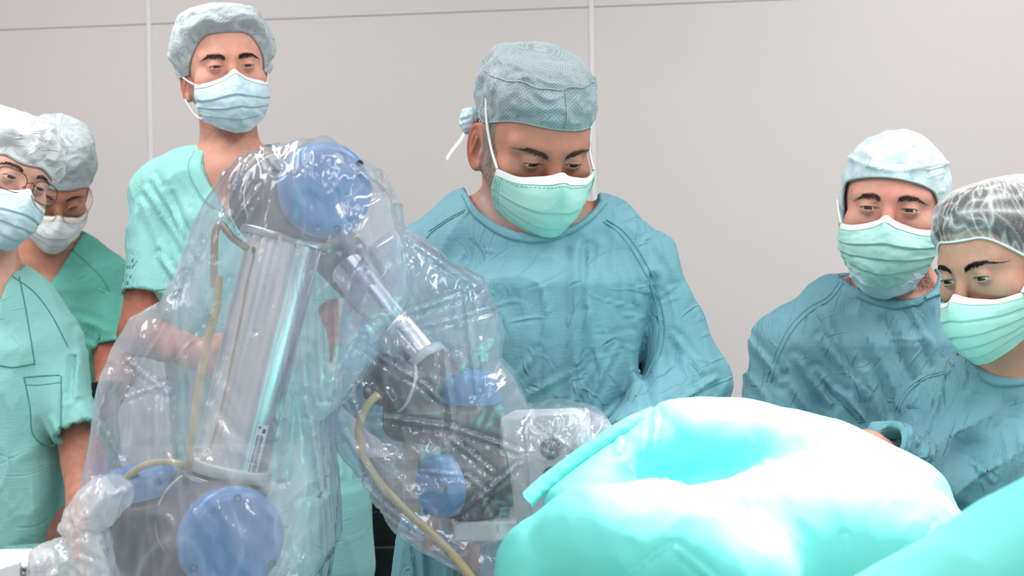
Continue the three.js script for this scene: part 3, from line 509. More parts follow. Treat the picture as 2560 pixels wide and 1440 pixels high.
// ---------------------------------------------------------------- the lead surgeon in the middle
{
  const P = person({
    label: 'person in teal gown with honeycomb cap and green mask bending over the draped patient', seed: 3, foot: [0.03, -1.86], hip: [1330, 1500, 1.86], gownCell: 0.005,
    head: { eyes: [1381, 405, 1.745], yaw: 20, pitch: 27, roll: 0, lidUp: -1, lidLow: -25, cell: 0.0021, brow: 1.15 },
    gaze: [4, -20], neck: [1332, 590, 1.862, 0.060],
    skin: { tone: '#bd8371', warm: '#b5624d', hair: '#8d8a87', browHair: '#3d2c22', iris: '#20282b', beard: 0.7, hairline: 0.075 },
    brow: { pts: [[0.012, 0.0095, 0.003], [0.024, 0.0140, 0.0045], [0.038, 0.0170, 0.004], [0.055, 0.0150, 0.0015]], n: 430 },
    arms: [{ s: [1080, 680, 1.87], e: [965, 960, 1.84], w: [1120, 1180, 1.74], hand: { dir: [0.3, -0.9, 0.1] } }, { s: [1580, 690, 1.87], e: [1705, 985, 1.84], w: [1572, 1112, 1.66], hand: { dir: [-0.6, -0.7, 0.1] } }],
    gown: {
      name: 'surgical_gown', mat: gownMat, plain: gownPlain, stitch: gownStitch, foldAt: 1.75, join: 0.018, carveAt: 1.78, wrinkle: 0.0040, carveBack: 0.035,
      carve: [[1150, 440], [1166, 482], [1195, 525], [1240, 560], [1290, 581], [1340, 588], [1400, 577], [1450, 553], [1484, 524], [1503, 500], [1505, 440]],
      loft: [[620, 1330, 205, 1.86, 0.115], [720, 1328, 268, 1.86, 0.140], [850, 1318, 278, 1.86, 0.150], [1000, 1310, 276, 1.86, 0.150], [1150, 1310, 285, 1.86, 0.150], [1440, 1320, 330, 1.87, 0.160], [2300, 1330, 390, 1.90, 0.200]],
      cones: [[[1335, 590, 1.845, 100], [1480, 612, 1.86, 98]], [[1335, 590, 1.845, 100], [1180, 598, 1.86, 98]], [[1480, 612, 1.86, 98], [1590, 680, 1.86, 108]], [[1180, 598, 1.86, 98], [1075, 668, 1.86, 108]]],
      sleeves: [[[1590, 680, 1.86, 104], [1712, 955, 1.83, 104]], [[1712, 960, 1.83, 104], [1590, 1095, 1.67, 78]], [[1072, 670, 1.86, 104], [962, 950, 1.83, 108]], [[962, 950, 1.83, 104], [1100, 1160, 1.75, 74]]],
      folds: [[1440, 620, 1420, 1060, 14, 0.006], [1475, 620, 1462, 760, 9, 0.004], [1500, 610, 1440, 960, 16, 0.005], [1415, 1100, 1540, 870, 9, 0.005], [1360, 1110, 1500, 900, 14, 0.004], [1295, 640, 1300, 760, 18, 0.003], [1380, 640, 1370, 820, 16, 0.003],
        [1482, 828, 1590, 831, 4, 0.002], [1515, 752, 1600, 775, 5, 0.002], [1550, 785, 1640, 800, 4, 0.0018], [1600, 720, 1660, 740, 8, 0.003], [1640, 700, 1605, 1000, 16, -0.012], [1690, 840, 1760, 930, 9, 0.005], [1705, 860, 1735, 1000, 12, 0.005], [1760, 780, 1800, 960, 14, 0.004],
        [1250, 980, 1340, 880, 10, 0.003], [1290, 1000, 1420, 930, 10, 0.003], [1440, 1090, 1560, 1010, 10, 0.005], [1480, 1060, 1560, 1050, 8, 0.004], [1130, 700, 1150, 640, 20, 0.004], [1640, 590, 1700, 690, 14, 0.004], [1560, 640, 1600, 760, 10, 0.003], [1010, 1320, 1030, 1440, 8, 0.006], [1050, 1330, 1060, 1440, 10, 0.006], [1680, 1000, 1800, 950, 9, 0.005]],
      seams: [{ pts: [[1166, 484], [1195, 526], [1240, 561], [1290, 583], [1340, 590], [1400, 579], [1450, 555], [1484, 526], [1502, 502]], band: 20, name: 'collar', n: 70 },
        { pts: [[1508, 553], [1545, 580], [1590, 640], [1625, 710], [1648, 800], [1645, 870], [1620, 930], [1590, 990]], r: 0.0016 }, { pts: [[1516, 549], [1556, 576], [1602, 636], [1637, 708], [1660, 800], [1655, 872], [1630, 930]], r: 0.0013, dark: true },
        { pts: [[1160, 530], [1120, 552], [1075, 585], [1050, 620]], r: 0.0014, dark: true }, { pts: [[1164, 523], [1122, 545], [1072, 578]], r: 0.0014 }],
    },
  });
  const hem = (a, full) => lerp(0.048, 0.026, sstep(0.5, 1.7, a)) - 0.035 * sstep(1.6, 2.8, a) + 0.003 * Math.cos(full * 3 + 1), cap = { hem, band: () => 0.099, top: 0.127, puff: 0.004, fast: 3, square: 1.95, gather: 0.002, gatherFall: 6, gf: 6, crumple: 0.007, seed: 2.2, shift: [0, -0.012] };
  cap.band = (a) => hyp(0.080 * Math.sin(a), 0.104 * Math.cos(a));
  const c = P.put('cap', capSheet(P.hf, cap).applyMatrix4(P.M), surgeonCap, P.root, 'pale blue honeycomb cap');
  P.put('hem', capHem(P.hf, cap, 0.0012).applyMatrix4(P.M), hoodMat, c);
  // crown seam and front seam
  const sheet = capPoints(P, cap);
  P.put('crown_seam', tube(Array.from({ length: 60 }, (_, i) => sheet(i / 60, 0.47 + 0.03 * Math.sin(i * 0.21))), 0.0009, { closed: true, seg: 240, radial: 6 }), hoodMat, c);
  P.put('front_seam', tube(Array.from({ length: 12 }, (_, i) => sheet(0.012, i / 11 * 0.47)), 0.0008, { seg: 60, radial: 6 }), hoodMat, c);
  P.put('tie', grid(4, 20, (u, v) => ap(P.M, [-0.084 - v * 0.022 + 0.003 * Math.sin(v * 5), 0.004 - v * 0.052, -0.05 + v * 0.004 + (u - 0.5) * 0.010])), palestring, c);
  P.put('tie_knot', meshField((x, y, z) => ellip(x + 0.081, y - 0.010, z + 0.05, 0.014, 0.02, 0.014) - 0.003 * noise(x * 150, y * 150, z * 150), [-0.11, -0.03, -0.08], [-0.05, 0.05, -0.02], 0.002).applyMatrix4(P.M), hoodMat, c);
  P.mask = addMask(P, { mat: greenMask, white: palestring, seed: 1.3, crumple: 0.0012, band: 0.13, tweak: (x, y, z, j) => [x * 1.05, y + 0.011, z + 0.003 + (j < 2 ? 0.003 : 0)], pleats: [[0.44, 0.05, 0.0022], [0.62, 0.06, 0.0020], [0.78, 0.05, 0.0016]],
    loops: [[[-1, 0.02], [-0.0785, 0.062, 0.0], [[-0.0735, 0.0, 0.036], [-0.0785, 0.035, 0.014]], 0.0019], [[1, 0.02], [0.0785, 0.060, 0.0], [[0.0735, 0.0, 0.036], [0.0785, 0.035, 0.014]], 0.0019]] });
  { const rows = MASK.map((r) => r.map(([x, y, z], i) => [x * 1.05, y + 0.011, z + 0.006])), dash = []; for (let i = 0; i < 30; i++) { const u = -0.94 + i / 30 * 1.88, v = 0.155, A = maskPoint(u, v, { rows }), B = maskPoint(u + 0.035, v, { rows }); A[2] += 0.0022; B[2] += 0.0022; dash.push(tube([ap(P.M, A), ap(P.M, B)], 0.00045, { seg: 2, radial: 5 })); }
    for (const s of [-1, 1]) for (let k = 0; k < 3; k++) for (let i = 0; i < 16; i++) { const u = s * (0.985 - k * 0.03), v = 0.05 + i / 16 * 0.72, A = maskPoint(u, v, { rows }), B = maskPoint(u, v + 0.022, { rows }); A[2] += 0.0012; B[2] += 0.0012; A[0] += s * 0.001; B[0] += s * 0.001; dash.push(tube([ap(P.M, A), ap(P.M, B)], 0.0004, { seg: 2, radial: 5 })); }
    P.put('stitching', bare(dash), std('#5fb8a4', 0.7), P.mask, 'dashed green weld marks'); }
  // grey sideburns and hair above the ear
  for (const sd of [-1, 1]) { const r = rng(31), list = []; for (let i = 0; i < 1500; i++) { const y = lerp(0.045, -0.085, Math.pow(r(), 0.9)), z = 0.013 + r() * 0.026 + (y < -0.03 ? r() * 0.03 : 0) - (y > 0 ? 0.006 : 0), A = outward(P.hf, [0, y, z], [sd, 0, 0]), len = y > 0.0 ? 0.012 : 0.0045, C = [A[0] + sd * 0.0016, A[1] - len, A[2] - len * (0.2 + 0.5 * r())]; list.push([A, [(A[0] + C[0]) / 2 + sd * 0.0008, (A[1] + C[1]) / 2, (A[2] + C[2]) / 2], C, 0.00016]); } P.put('sideburn', strands(list).applyMatrix4(P.M), hairMat('#aaa5a1'), P.root, 'grey sideburn stubble'); }
}
// ---------------------------------------------------------------- the tall person with folded arms behind the robot
{
  const P = person({
    label: 'tall person in mint green scrubs with pale bouffant cap, standing behind the wrapped robot arm', seed: 11, foot: [-0.50, -2.52], hip: [680, 1560, 2.52], gownCell: 0.0062,
    head: { eyes: [579, 166, 2.41], yaw: 20, pitch: 0, roll: 5, lidUp: 5, lidLow: -14, w: 0.98, cell: 0.0024, size: 1.0 },
    gaze: [4, -14], neck: [578, 420, 2.49, 0.058],
    skin: { tone: '#dca18e', warm: '#b0563f', hair: '#241a15', browHair: '#1d1410', iris: '#2e1c12', beard: 0.45, hairline: 0.062 },
    brow: { pts: [[0.012, 0.013, 0.003], [0.024, 0.0175, 0.005], [0.040, 0.020, 0.0045], [0.054, 0.014, 0.002]], n: 560 },
    arms: [{ s: [402, 500, 2.52], e: [352, 835, 2.46], w: [490, 885, 2.26], hand: { show: true, dir: [1, 0.05, 0.05], up: [0, 0.4, 1], side: 1 } }, { s: [775, 500, 2.52], e: [800, 850, 2.60], w: [730, 1010, 2.70], hand: { dir: [-1, -0.3, 0], up: [0, 0.4, 1], side: -1 } }],
    gown: {
      name: 'scrub_top', mat: scrubMat, plain: scrubPlain, stitch: scrubStitch, foldAt: 2.40, carveAt: 2.42, wrinkle: 0.0036, carveBack: 0.03, hemY: at(850, 1312, 2.4)[1], half: 0.40, trousers: [0.19],
      carve: [[508, 320], [500, 372], [505, 420], [520, 460], [560, 520], [610, 590], [670, 510], [700, 440], [706, 372], [690, 320]],
      loft: [[450, 590, 150, 2.52, 0.085], [560, 590, 172, 2.52, 0.115], [700, 592, 190, 2.52, 0.125], [900, 620, 195, 2.52, 0.125], [1080, 655, 215, 2.52, 0.13], [1220, 680, 226, 2.52, 0.135], [1420, 690, 228, 2.52, 0.135]],
      cones: [[[580, 440, 2.51, 66], [480, 452, 2.52, 72]], [[580, 440, 2.51, 66], [690, 452, 2.52, 72]], [[480, 452, 2.52, 72], [408, 482, 2.52, 70]], [[690, 452, 2.52, 72], [768, 482, 2.52, 70]]],
      sleeves: [[[405, 490, 2.52, 68], [372, 742, 2.46, 70], true], [[770, 490, 2.52, 68], [795, 742, 2.56, 70], true]],
      folds: [[345, 470, 455, 620, 10, 0.005], [360, 440, 500, 650, 9, 0.005], [400, 470, 460, 640, 8, 0.004], [330, 500, 420, 690, 11, 0.004], [420, 480, 470, 600, 8, -0.004], [385, 640, 440, 700, 8, 0.005], [470, 530, 480, 590, 7, 0.004]],
      seams: [{ pts: [[510, 376], [503, 420], [522, 462], [562, 522], [604, 584]], band: 36, name: 'collar' }, { pts: [[340, 724], [375, 727], [420, 722]], r: 0.0013, dark: true, name: 'hem_stitching' }, { pts: [[820, 1283], [850, 1275], [880, 1262]], r: 0.0016, dark: true, name: 'hem_stitching' }],
    },
  });
  const cap = { hem: (a) => lerp(0.066, 0.000, sstep(0.35, 1.35, a)) - 0.03 * sstep(1.6, 2.8, a), band: (a) => hyp(0.089 * Math.sin(a), 0.108 * Math.cos(a)), top: 0.128, puff: 0.011, fast: 3.5, square: 2.3, gather: 0.008, gatherFall: 3.2, gf: 5.5, crumple: 0.007, seed: 5.1, shift: [0, -0.01] };
  const c = P.put('cap', capSheet(P.hf, cap).applyMatrix4(P.M), bouffant, P.root, 'pale blue gathered bouffant cap');
  P.put('elastic_hem', capHem(P.hf, cap, 0.0022).applyMatrix4(P.M), bouffant, c);
  addMask(P, { mat: blueMask, white: palestring, seed: 4.3, crumple: 0.0035, band: 0.11, tweak: (x, y, z, j) => [x, y + (j === 0 ? 0.001 : 0), z], pleats: [[0.40, 0.05, 0.003], [0.58, 0.04, 0.003], [0.75, 0.03, 0.002]],
    loops: [[[-1, 0.02], [-0.082, -0.004, 0.0], [[-0.074, -0.018, 0.03]], 0.0016], [[1, 0.02], [0.082, -0.004, 0.0], [[0.074, -0.018, 0.03]], 0.0016], [[-1, 0.95], [-0.082, -0.045, -0.006], [[-0.070, -0.078, 0.02]], 0.0013]] });
  const tag = new RoundedBoxGeometry(0.013, 0.026, 0.002, 2, 0.0008); const q = onSurface(P.dress, 888, 1258, 2.4, 0.002); const tg = P.put('size_tag', tag.applyMatrix4(new THREE.Matrix4().makeTranslation(q.p.x, q.p.y, q.p.z)), palestring, P.gown, 'small white tag with red mark');
  const dot = new THREE.CylinderGeometry(0.0032, 0.0032, 0.0008, 16); dot.rotateX(Math.PI / 2); P.put('red_mark', dot.applyMatrix4(new THREE.Matrix4().makeTranslation(q.p.x - 0.001, q.p.y - 0.006, q.p.z + 0.0012)), std('#c23a3a', 0.7), tg);
}
// ---------------------------------------------------------------- the person with wire glasses and white cap
const frameMat = std('#4b4038', 0.3, { metalness: 0.8 }), goldMat = std('#c79a5a', 0.25, { metalness: 0.9 }), lensMat = phys('#ffffff', 0.02, { transmission: 1, thickness: 0, ior: 1.5 });
function glasses(P, o) {
  const rim = (sd, r) => Array.from({ length: 28 }, (_, i) => { const a = i / 28 * 2 * Math.PI, k = o.square, c = Math.cos(a), s = Math.sin(a), m = Math.pow(Math.pow(Math.abs(c), k) + Math.pow(Math.abs(s), k), -1 / k); const x = sd * (o.cx + o.rx * c * m), y = o.cy + o.ry * s * m; return [x, y, o.z - Math.abs(x) * o.wrap]; });
  const g = P.put('glasses', tube(rim(-1).map((p) => ap(P.M, p)), o.r, { closed: true, seg: 120 }), o.mat, P.root, o.label);
  P.put('rim', tube(rim(1).map((p) => ap(P.M, p)), o.r, { closed: true, seg: 120 }), o.mat, g);
  P.put('bridge', tube([[-(o.cx - o.rx), o.cy + 0.004, o.z - 0.002], [0, o.cy + 0.008, o.z + 0.003], [o.cx - o.rx, o.cy + 0.004, o.z - 0.002]].map((p) => ap(P.M, p)), o.r, { seg: 20 }), o.mat, g);
  for (const sd of [-1, 1]) {
    const c = [sd * o.cx, o.cy, o.z - o.cx * o.wrap], R = rim(sd);
    P.put('lens', grid(28, 4, (u, v) => { const p = R[Math.round(u * 28) % 28]; return ap(P.M, [lerp(c[0], p[0], v), lerp(c[1], p[1], v), lerp(c[2], p[2], v)]); }), lensMat, g);
    P.put('temple', tube([[sd * (o.cx + o.rx), o.cy + 0.006, o.z - (o.cx + o.rx) * o.wrap], [sd * 0.076, o.cy + 0.007, 0.06], [sd * 0.080, o.cy + 0.004, 0.0], [sd * 0.080, o.cy - 0.01, -0.025]].map((p) => ap(P.M, p)), o.r, { seg: 30 }), o.mat, g);
    P.put('nose_pad', tube([[sd * (o.cx - o.rx + 0.001), o.cy - 0.002, o.z - 0.003], [sd * 0.010, o.cy - 0.006, o.z - 0.006]].map((p) => ap(P.M, p)), o.r * 1.2, { seg: 8 }), o.mat, g);
  }
}
{
  const P = person({
    label: 'person with thin dark wire glasses, white puffy cap and pale green scrubs with chest pocket', seed: 21, foot: [-0.97, -2.34], hip: [-40, 1560, 2.34], gownCell: 0.0062,
    head: { eyes: [58, 457, 2.22], yaw: 48, pitch: 8, roll: -19, lidUp: 10, lidLow: -12, w: 0.97, cell: 0.0024, size: 0.97, brow: 0.8, noseW: 0.9 },
    gaze: [8, -4], neck: [-22, 690, 2.32, 0.052],
    skin: { tone: '#dcaa9a', warm: '#c07058', hair: '#15100e', browHair: '#33261f', iris: '#20130d', hairline: 0.07 },
    brow: { pts: [[0.013, 0.016, 0.003], [0.026, 0.021, 0.004], [0.040, 0.021, 0.0035], [0.053, 0.015, 0.002]], n: 330 },
    arms: [{ s: [-220, 900, 2.34], e: [-260, 1180, 2.30], w: [-120, 1330, 2.14] }, { s: [142, 895, 2.34], e: [212, 1160, 2.29], w: [206, 1340, 2.20], hand: { dir: [0.25, -1, 0] }, r: [0.040, 0.036, 0.026] }],
    gown: {
      name: 'scrub_top', mat: scrubMat, plain: scrubPlain, stitch: scrubStitch, foldAt: 2.22, carveAt: 2.24, wrinkle: 0.003, carveBack: 0.02, trousers: [0.17], hemY: at(60, 1480, 2.2)[1],
      carve: [[-110, 560], [-105, 670], [-60, 740], [-20, 800], [-8, 740], [2, 690], [12, 668], [30, 560]],
      loft: [[790, -40, 130, 2.34, 0.09], [880, -42, 185, 2.34, 0.12], [1000, -42, 196, 2.34, 0.130], [1150, -42, 198, 2.34, 0.13], [1330, -42, 196, 2.34, 0.13], [1600, -42, 210, 2.34, 0.14]],
      cones: [[[-25, 742, 2.33, 72], [45, 765, 2.33, 74]], [[45, 765, 2.33, 74], [115, 850, 2.33, 80]], [[-25, 742, 2.33, 72], [-130, 770, 2.33, 74]], [[-130, 770, 2.33, 74], [-205, 850, 2.33, 78]]],
      sleeves: [[[118, 872, 2.33, 80], [192, 1082, 2.26, 60], true], [[-215, 872, 2.33, 80], [-262, 1082, 2.28, 56], true]],
      folds: [[150, 830, 180, 990, 9, 0.006], [170, 860, 215, 1000, 8, 0.005], [150, 1000, 165, 1090, 9, 0.006], [190, 1020, 225, 1060, 8, 0.005], [120, 1050, 150, 1100, 9, 0.004], [110, 1180, 150, 1350, 20, 0.006], [60, 1150, 70, 1370, 26, 0.004], [150, 900, 160, 1000, 8, -0.006]],
      seams: [{ pts: [[14, 672], [8, 700], [-4, 742], [-18, 792]], band: 26, name: 'collar' }, { pts: [[48, 692], [62, 760], [76, 840], [87, 912]], r: 0.0015, dark: true }, { pts: [[30, 690], [85, 730], [130, 790], [170, 868]], r: 0.0015, dark: true }, { pts: [[0, 914], [30, 918], [60, 914], [87, 908]], r: 0.0022, dark: true }, { pts: [[165, 1068], [200, 1056], [238, 1046]], r: 0.0013, dark: true, name: 'hem_stitching' },
        { pts: [[60, 943], [100, 940], [150, 938]], r: 0.0016, dark: true, name: 'pocket_edge' }, { pts: [[60, 943], [75, 1020], [82, 1085], [112, 1114], [138, 1110], [150, 1080], [153, 1010], [153, 940]], r: 0.0016, dark: true, name: 'pocket_edge' }, { pts: [[62, 962], [100, 962], [152, 956]], r: 0.001, dark: true, name: 'pocket_hem' }],
    },
  });
  const cap = { hem: (a, f) => lerp(0.034, 0.000, sstep(0.4, 1.4, a)) - 0.03 * sstep(1.6, 2.8, a) + 0.003 * Math.sin(f * 9), band: (a) => hyp(0.090 * Math.sin(a), 0.110 * Math.cos(a)), top: 0.130, puff: 0.008, fast: 3.2, square: 2.2, gather: 0.008, gatherFall: 4, gf: 4, crumple: 0.010, seed: 8.1, shift: [0, -0.02] };
  const c = P.put('cap', capSheet(P.hf, cap).applyMatrix4(P.M), bouffantWhite, P.root, 'white puffy cap'); P.put('elastic_hem', capHem(P.hf, cap, 0.0030).applyMatrix4(P.M), bouffantWhite, c);
  addMask(P, { mat: blueMask, white: palestring, seed: 7.3, crumple: 0.0040, band: 0.12, tweak: (x, y, z, j) => [x, y + (j === 0 ? 0.002 : 0), z], pleats: [[0.38, 0.05, 0.003], [0.56, 0.04, 0.003], [0.75, 0.03, 0.002]], loops: [[[-1, 0.02], [-0.08, 0.0, 0.0], [[-0.075, -0.018, 0.03]], 0.0016], [[1, 0.02], [0.08, 0.0, 0.0], [[0.075, -0.018, 0.03]], 0.0016]] });
  glasses(P, { cx: 0.034, rx: 0.0265, ry: 0.0195, cy: -0.006, z: 0.112, wrap: 0.22, square: 2.8, r: 0.00075, mat: frameMat, label: 'thin dark wire glasses' });
}
// ---------------------------------------------------------------- the person looking down behind, with gold glasses
{
  const P = person({
    label: 'person in green scrubs looking down through round gold glasses, beside the panelled wall', seed: 31, foot: [-1.05, -2.92], hip: [140, 1430, 2.92], gownCell: 0.0065,
    head: { eyes: [146, 510, 2.78], yaw: 26, pitch: 34, roll: -4, lidUp: -8, lidLow: -20, w: 0.96, cell: 0.0026, size: 0.97, brow: 0.85, noseW: 0.9 },
    gaze: [0, -30], neck: [105, 650, 2.90, 0.052],
    skin: { tone: '#c48773', warm: '#b35a48', hair: '#241a16', browHair: '#2a1c16', iris: '#2a1a12', hairline: 0.07 },
    brow: { pts: [[0.013, 0.015, 0.002], [0.026, 0.021, 0.0035], [0.040, 0.022, 0.003], [0.053, 0.016, 0.0015]], n: 360 },
    arms: [{ s: [-60, 720, 2.92], e: [-80, 940, 2.86], w: [60, 1000, 2.66] }, { s: [262, 715, 2.92], e: [290, 935, 2.86], w: [262, 1015, 2.62], hand: { show: true, dir: [-0.5, 0.3, 0.3], up: [0, 0, 1], side: -1 } }],
    gown: {
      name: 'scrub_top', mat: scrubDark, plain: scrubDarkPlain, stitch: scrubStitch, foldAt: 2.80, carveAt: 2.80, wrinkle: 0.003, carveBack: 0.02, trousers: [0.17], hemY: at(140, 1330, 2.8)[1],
      carve: [[20, 560], [18, 632], [60, 680], [105, 722], [140, 662], [166, 602], [170, 560]],
      loft: [[665, 105, 100, 2.92, 0.09], [730, 108, 135, 2.92, 0.115], [830, 112, 150, 2.92, 0.125], [950, 116, 158, 2.92, 0.13], [1150, 122, 168, 2.92, 0.135], [1500, 125, 180, 2.92, 0.14]],
      cones: [[[105, 650, 2.91, 55], [180, 650, 2.92, 60]], [[180, 650, 2.92, 60], [254, 692, 2.92, 62]], [[105, 650, 2.91, 55], [30, 655, 2.92, 60]], [[30, 655, 2.92, 60], [-50, 700, 2.92, 62]]],
      sleeves: [[[258, 705, 2.92, 60], [288, 868, 2.87, 54], true], [[-55, 712, 2.92, 60], [-75, 868, 2.87, 54], true]],
      folds: [[290, 690, 300, 860, 6, -0.006], [180, 800, 260, 830, 10, 0.004], [200, 860, 280, 900, 10, 0.004], [250, 740, 290, 800, 8, 0.004]],
      seams: [{ pts: [[20, 636], [60, 682], [104, 722]], band: 14, name: 'collar' }, { pts: [[166, 606], [140, 664], [106, 722]], band: -14, name: 'collar' }, { pts: [[170, 615], [215, 655], [255, 695], [275, 730]], r: 0.0015, dark: true }],
    },
  });
  const under = onSurface(P.dress, 100, 700, 2.8, -0.004); P.put('undershirt', new RoundedBoxGeometry(0.05, 0.03, 0.012, 3, 0.005).applyMatrix4(new THREE.Matrix4().makeTranslation(under.p.x + 0.003, under.p.y - 0.006, under.p.z - 0.004)), std('#1d1512', 0.9), P.root, 'dark undershirt in the neck opening');
  const cap = { hem: (a) => lerp(0.042, 0.008, sstep(0.4, 1.4, a)) - 0.03 * sstep(1.6, 2.8, a), band: (a) => hyp(0.080 * Math.sin(a), 0.102 * Math.cos(a)), top: 0.140, puff: 0.004, fast: 3.2, square: 2.4, gather: 0.006, gatherFall: 4, gf: 5, crumple: 0.006, seed: 9.4, shift: [0, -0.015] };
  const c = P.put('cap', capSheet(P.hf, cap).applyMatrix4(P.M), bouffantGrey, P.root, 'grey white bouffant cap'); P.put('elastic_hem', capHem(P.hf, cap, 0.0026).applyMatrix4(P.M), bouffantGrey, c);
  addMask(P, { mat: whiteMask, white: palestring, seed: 12.3, crumple: 0.0030, band: 0.10, pleats: [[0.42, 0.05, 0.003], [0.60, 0.04, 0.003]], loops: [[[-1, 0.02], [-0.08, 0.0, 0.0], [[-0.075, -0.018, 0.03]], 0.0016], [[1, 0.02], [0.08, 0.0, 0.0], [[0.075, -0.018, 0.03]], 0.0016]] });
  glasses(P, { cx: 0.034, rx: 0.0265, ry: 0.0235, cy: -0.008, z: 0.118, wrap: 0.18, square: 2.2, r: 0.0008, mat: goldMat, label: 'round gold wire glasses' });
  const ph = thing('tablet_computer', 'dark tablet held in front of green scrubs beside the plastic drape', 'tablet', at(252, 985, 2.52));
  const cs = new RoundedBoxGeometry(0.085, 0.055, 0.009, 3, 0.004), sc = new RoundedBoxGeometry(0.076, 0.046, 0.001, 2, 0.0004); cs.rotateX(-0.5); sc.translate(0, 0, 0.0047); sc.rotateX(-0.5); part('case', cs, std('#1c1a24', 0.5), ph); part('screen', sc, std('#0d0d12', 0.15), ph);
}
// ---------------------------------------------------------------- the bearded person with hood cap
{
  const P = person({
    label: 'bearded person in teal gown with hood cap wrapped under the chin', seed: 41, foot: [0.70, -2.24], hip: [2230, 1560, 2.24], gownCell: 0.0058,
    head: { eyes: [2223, 523, 2.09], yaw: -21, pitch: 2, roll: -6, lidUp: 9, lidLow: -13, w: 1.04, cell: 0.0023, size: 1.03, brow: 1.1, fat: 0.003 },
    gaze: [-6, -8], neck: [2240, 735, 2.225, 0.062],
    skin: { tone: '#d69a89', warm: '#c05a50', hair: '#2c1d16', browHair: '#3a281f', iris: '#3a4448', beard: 0.9, hairline: 0.07, brow: 0.32 },
    brow: { pts: [[0.013, 0.014, 0.0035], [0.026, 0.0185, 0.0045], [0.040, 0.0185, 0.004], [0.054, 0.011, 0.0022]], n: 520 },
    arms: [{ s: [1985, 890, 2.24], e: [1945, 1130, 2.2], w: [2130, 1270, 2.10] }, { s: [2475, 890, 2.24], e: [2520, 1130, 2.2], w: [2330, 1270, 2.12], hand: { dir: [-0.8, -0.5, 0.1] } }],
    gown: {
      name: 'surgical_gown', mat: gownMat, plain: gownPlain, stitch: gownStitch, foldAt: 2.12, carveAt: 2.14, wrinkle: 0.0045, carveBack: 0.03, half: 0.40,
      carve: [[2112, 640], [2120, 690], [2150, 722], [2200, 742], [2245, 750], [2300, 742], [2340, 722], [2368, 690], [2372, 640]],
      loft: [[770, 2232, 165, 2.24, 0.105], [860, 2230, 225, 2.24, 0.135], [980, 2228, 240, 2.24, 0.145], [1150, 2228, 250, 2.24, 0.15], [1440, 2230, 265, 2.24, 0.16], [2000, 2230, 300, 2.29, 0.16]],
      cones: [[[2238, 768, 2.205, 96], [2110, 792, 2.23, 86]], [[2238, 768, 2.205, 96], [2365, 792, 2.23, 86]], [[2110, 792, 2.23, 86], [1985, 880, 2.23, 104]], [[2365, 792, 2.23, 86], [2475, 880, 2.23, 104]]],
      sleeves: [[[1980, 890, 2.23, 104], [1935, 1110, 2.2, 100]], [[1935, 1110, 2.2, 98], [2110, 1250, 2.12, 66]], [[2480, 890, 2.23, 104], [2525, 1110, 2.2, 100]], [[2525, 1110, 2.2, 98], [2350, 1250, 2.13, 62]]],
      folds: [[2080, 780, 2115, 960, 12, 0.006], [2150, 790, 2240, 1010, 18, 0.008], [2210, 800, 2290, 1000, 14, -0.007], [2060, 850, 2160, 990, 9, 0.005], [2050, 930, 2150, 1040, 10, 0.006], [2000, 900, 2080, 1010, 11, 0.006], [1980, 960, 2060, 1080, 12, 0.007], [2120, 845, 2300, 848, 5, 0.0012], [2270, 760, 2310, 850, 9, 0.004], [2300, 860, 2320, 940, 12, -0.006], [1900, 860, 1960, 960, 11, 0.007], [1880, 930, 1930, 1010, 10, 0.006], [2100, 980, 2180, 1080, 10, 0.006], [2060, 760, 2080, 830, 10, 0.004], [2160, 930, 2190, 1050, 14, 0.006]],
      seams: [{ pts: [[2120, 692], [2150, 724], [2200, 744], [2245, 752], [2300, 744], [2340, 724], [2364, 696]], band: 22, name: 'collar', n: 60 }, { pts: [[2098, 705], [2070, 740], [2020, 770], [1975, 815], [1940, 880], [1915, 955]], r: 0.0016 }, { pts: [[2108, 708], [2078, 747], [2028, 779], [1985, 822], [1950, 885], [1926, 958]], r: 0.0014, dark: true }],
    },
  });
  // hood: an even skin over head, jaw and neck, open at the face
  const open = [[-0.078, 0.022], [-0.074, 0.040], [-0.045, 0.048], [0, 0.050], [0.045, 0.042], [0.066, 0.030], [0.072, 0.010], [0.070, -0.06], [0.052, -0.088], [0.03, -0.106], [0, -0.110], [-0.03, -0.106], [-0.052, -0.088], [-0.068, -0.06]];
  const bulk = (x, y, z) => { let d = ellip(x, y - 0.044, z + 0.014, 0.085, 0.087, 0.108); d = smin(d, cone(x, y, z, [0, -0.01, 0.0], [0, -0.085, 0.045], 0.084, 0.060), 0.03); return d; };
  const hood = (x, y, z) => { let d = bulk(x, y, z); d -= 0.0045 * (ridge(x * 22 + 3, y * 22, z * 16) - 0.5) * sstep(0.03, 0.08, y) + 0.003 * noise(x * 45, y * 45, z * 45) + 0.004 * (ridge(x * 30, y * 40, z * 20 + 2) - 0.5) * sstep(0.0, -0.05, y) + 0.003 * Math.exp(-(((y - 0.082 + 0.02 * Math.cos(x * 20)) / 0.005) ** 2)); d = Math.max(d, -Math.max(poly2(x, y, open), 0.004 - z)); d = smax(d, -0.150 - y, 0.004); return d; };
  const h = P.put('cap', meshField(hood, [-0.12, -0.17, -0.14], [0.12, 0.16, 0.13], 0.0022, { eps: 0.0012, uv: (x, y, z) => [x * 4 + z * 2, y * 4 + z] }).applyMatrix4(P.M), hoodMat, P.root, 'pale blue hood cap covering the jaw');
  const rim = new THREE.CatmullRomCurve3(open.map(([x, y]) => V(x, y, 0)), true).getSpacedPoints(80).map((q) => { const p = outward(bulk, [q.x, q.y, 0], [0, 0, 1]); return ap(P.M, [p[0], p[1], p[2]]); });
  P.put('hem', tube(rim, 0.0018, { closed: true, seg: 240, radial: 6 }), hoodMat, h);
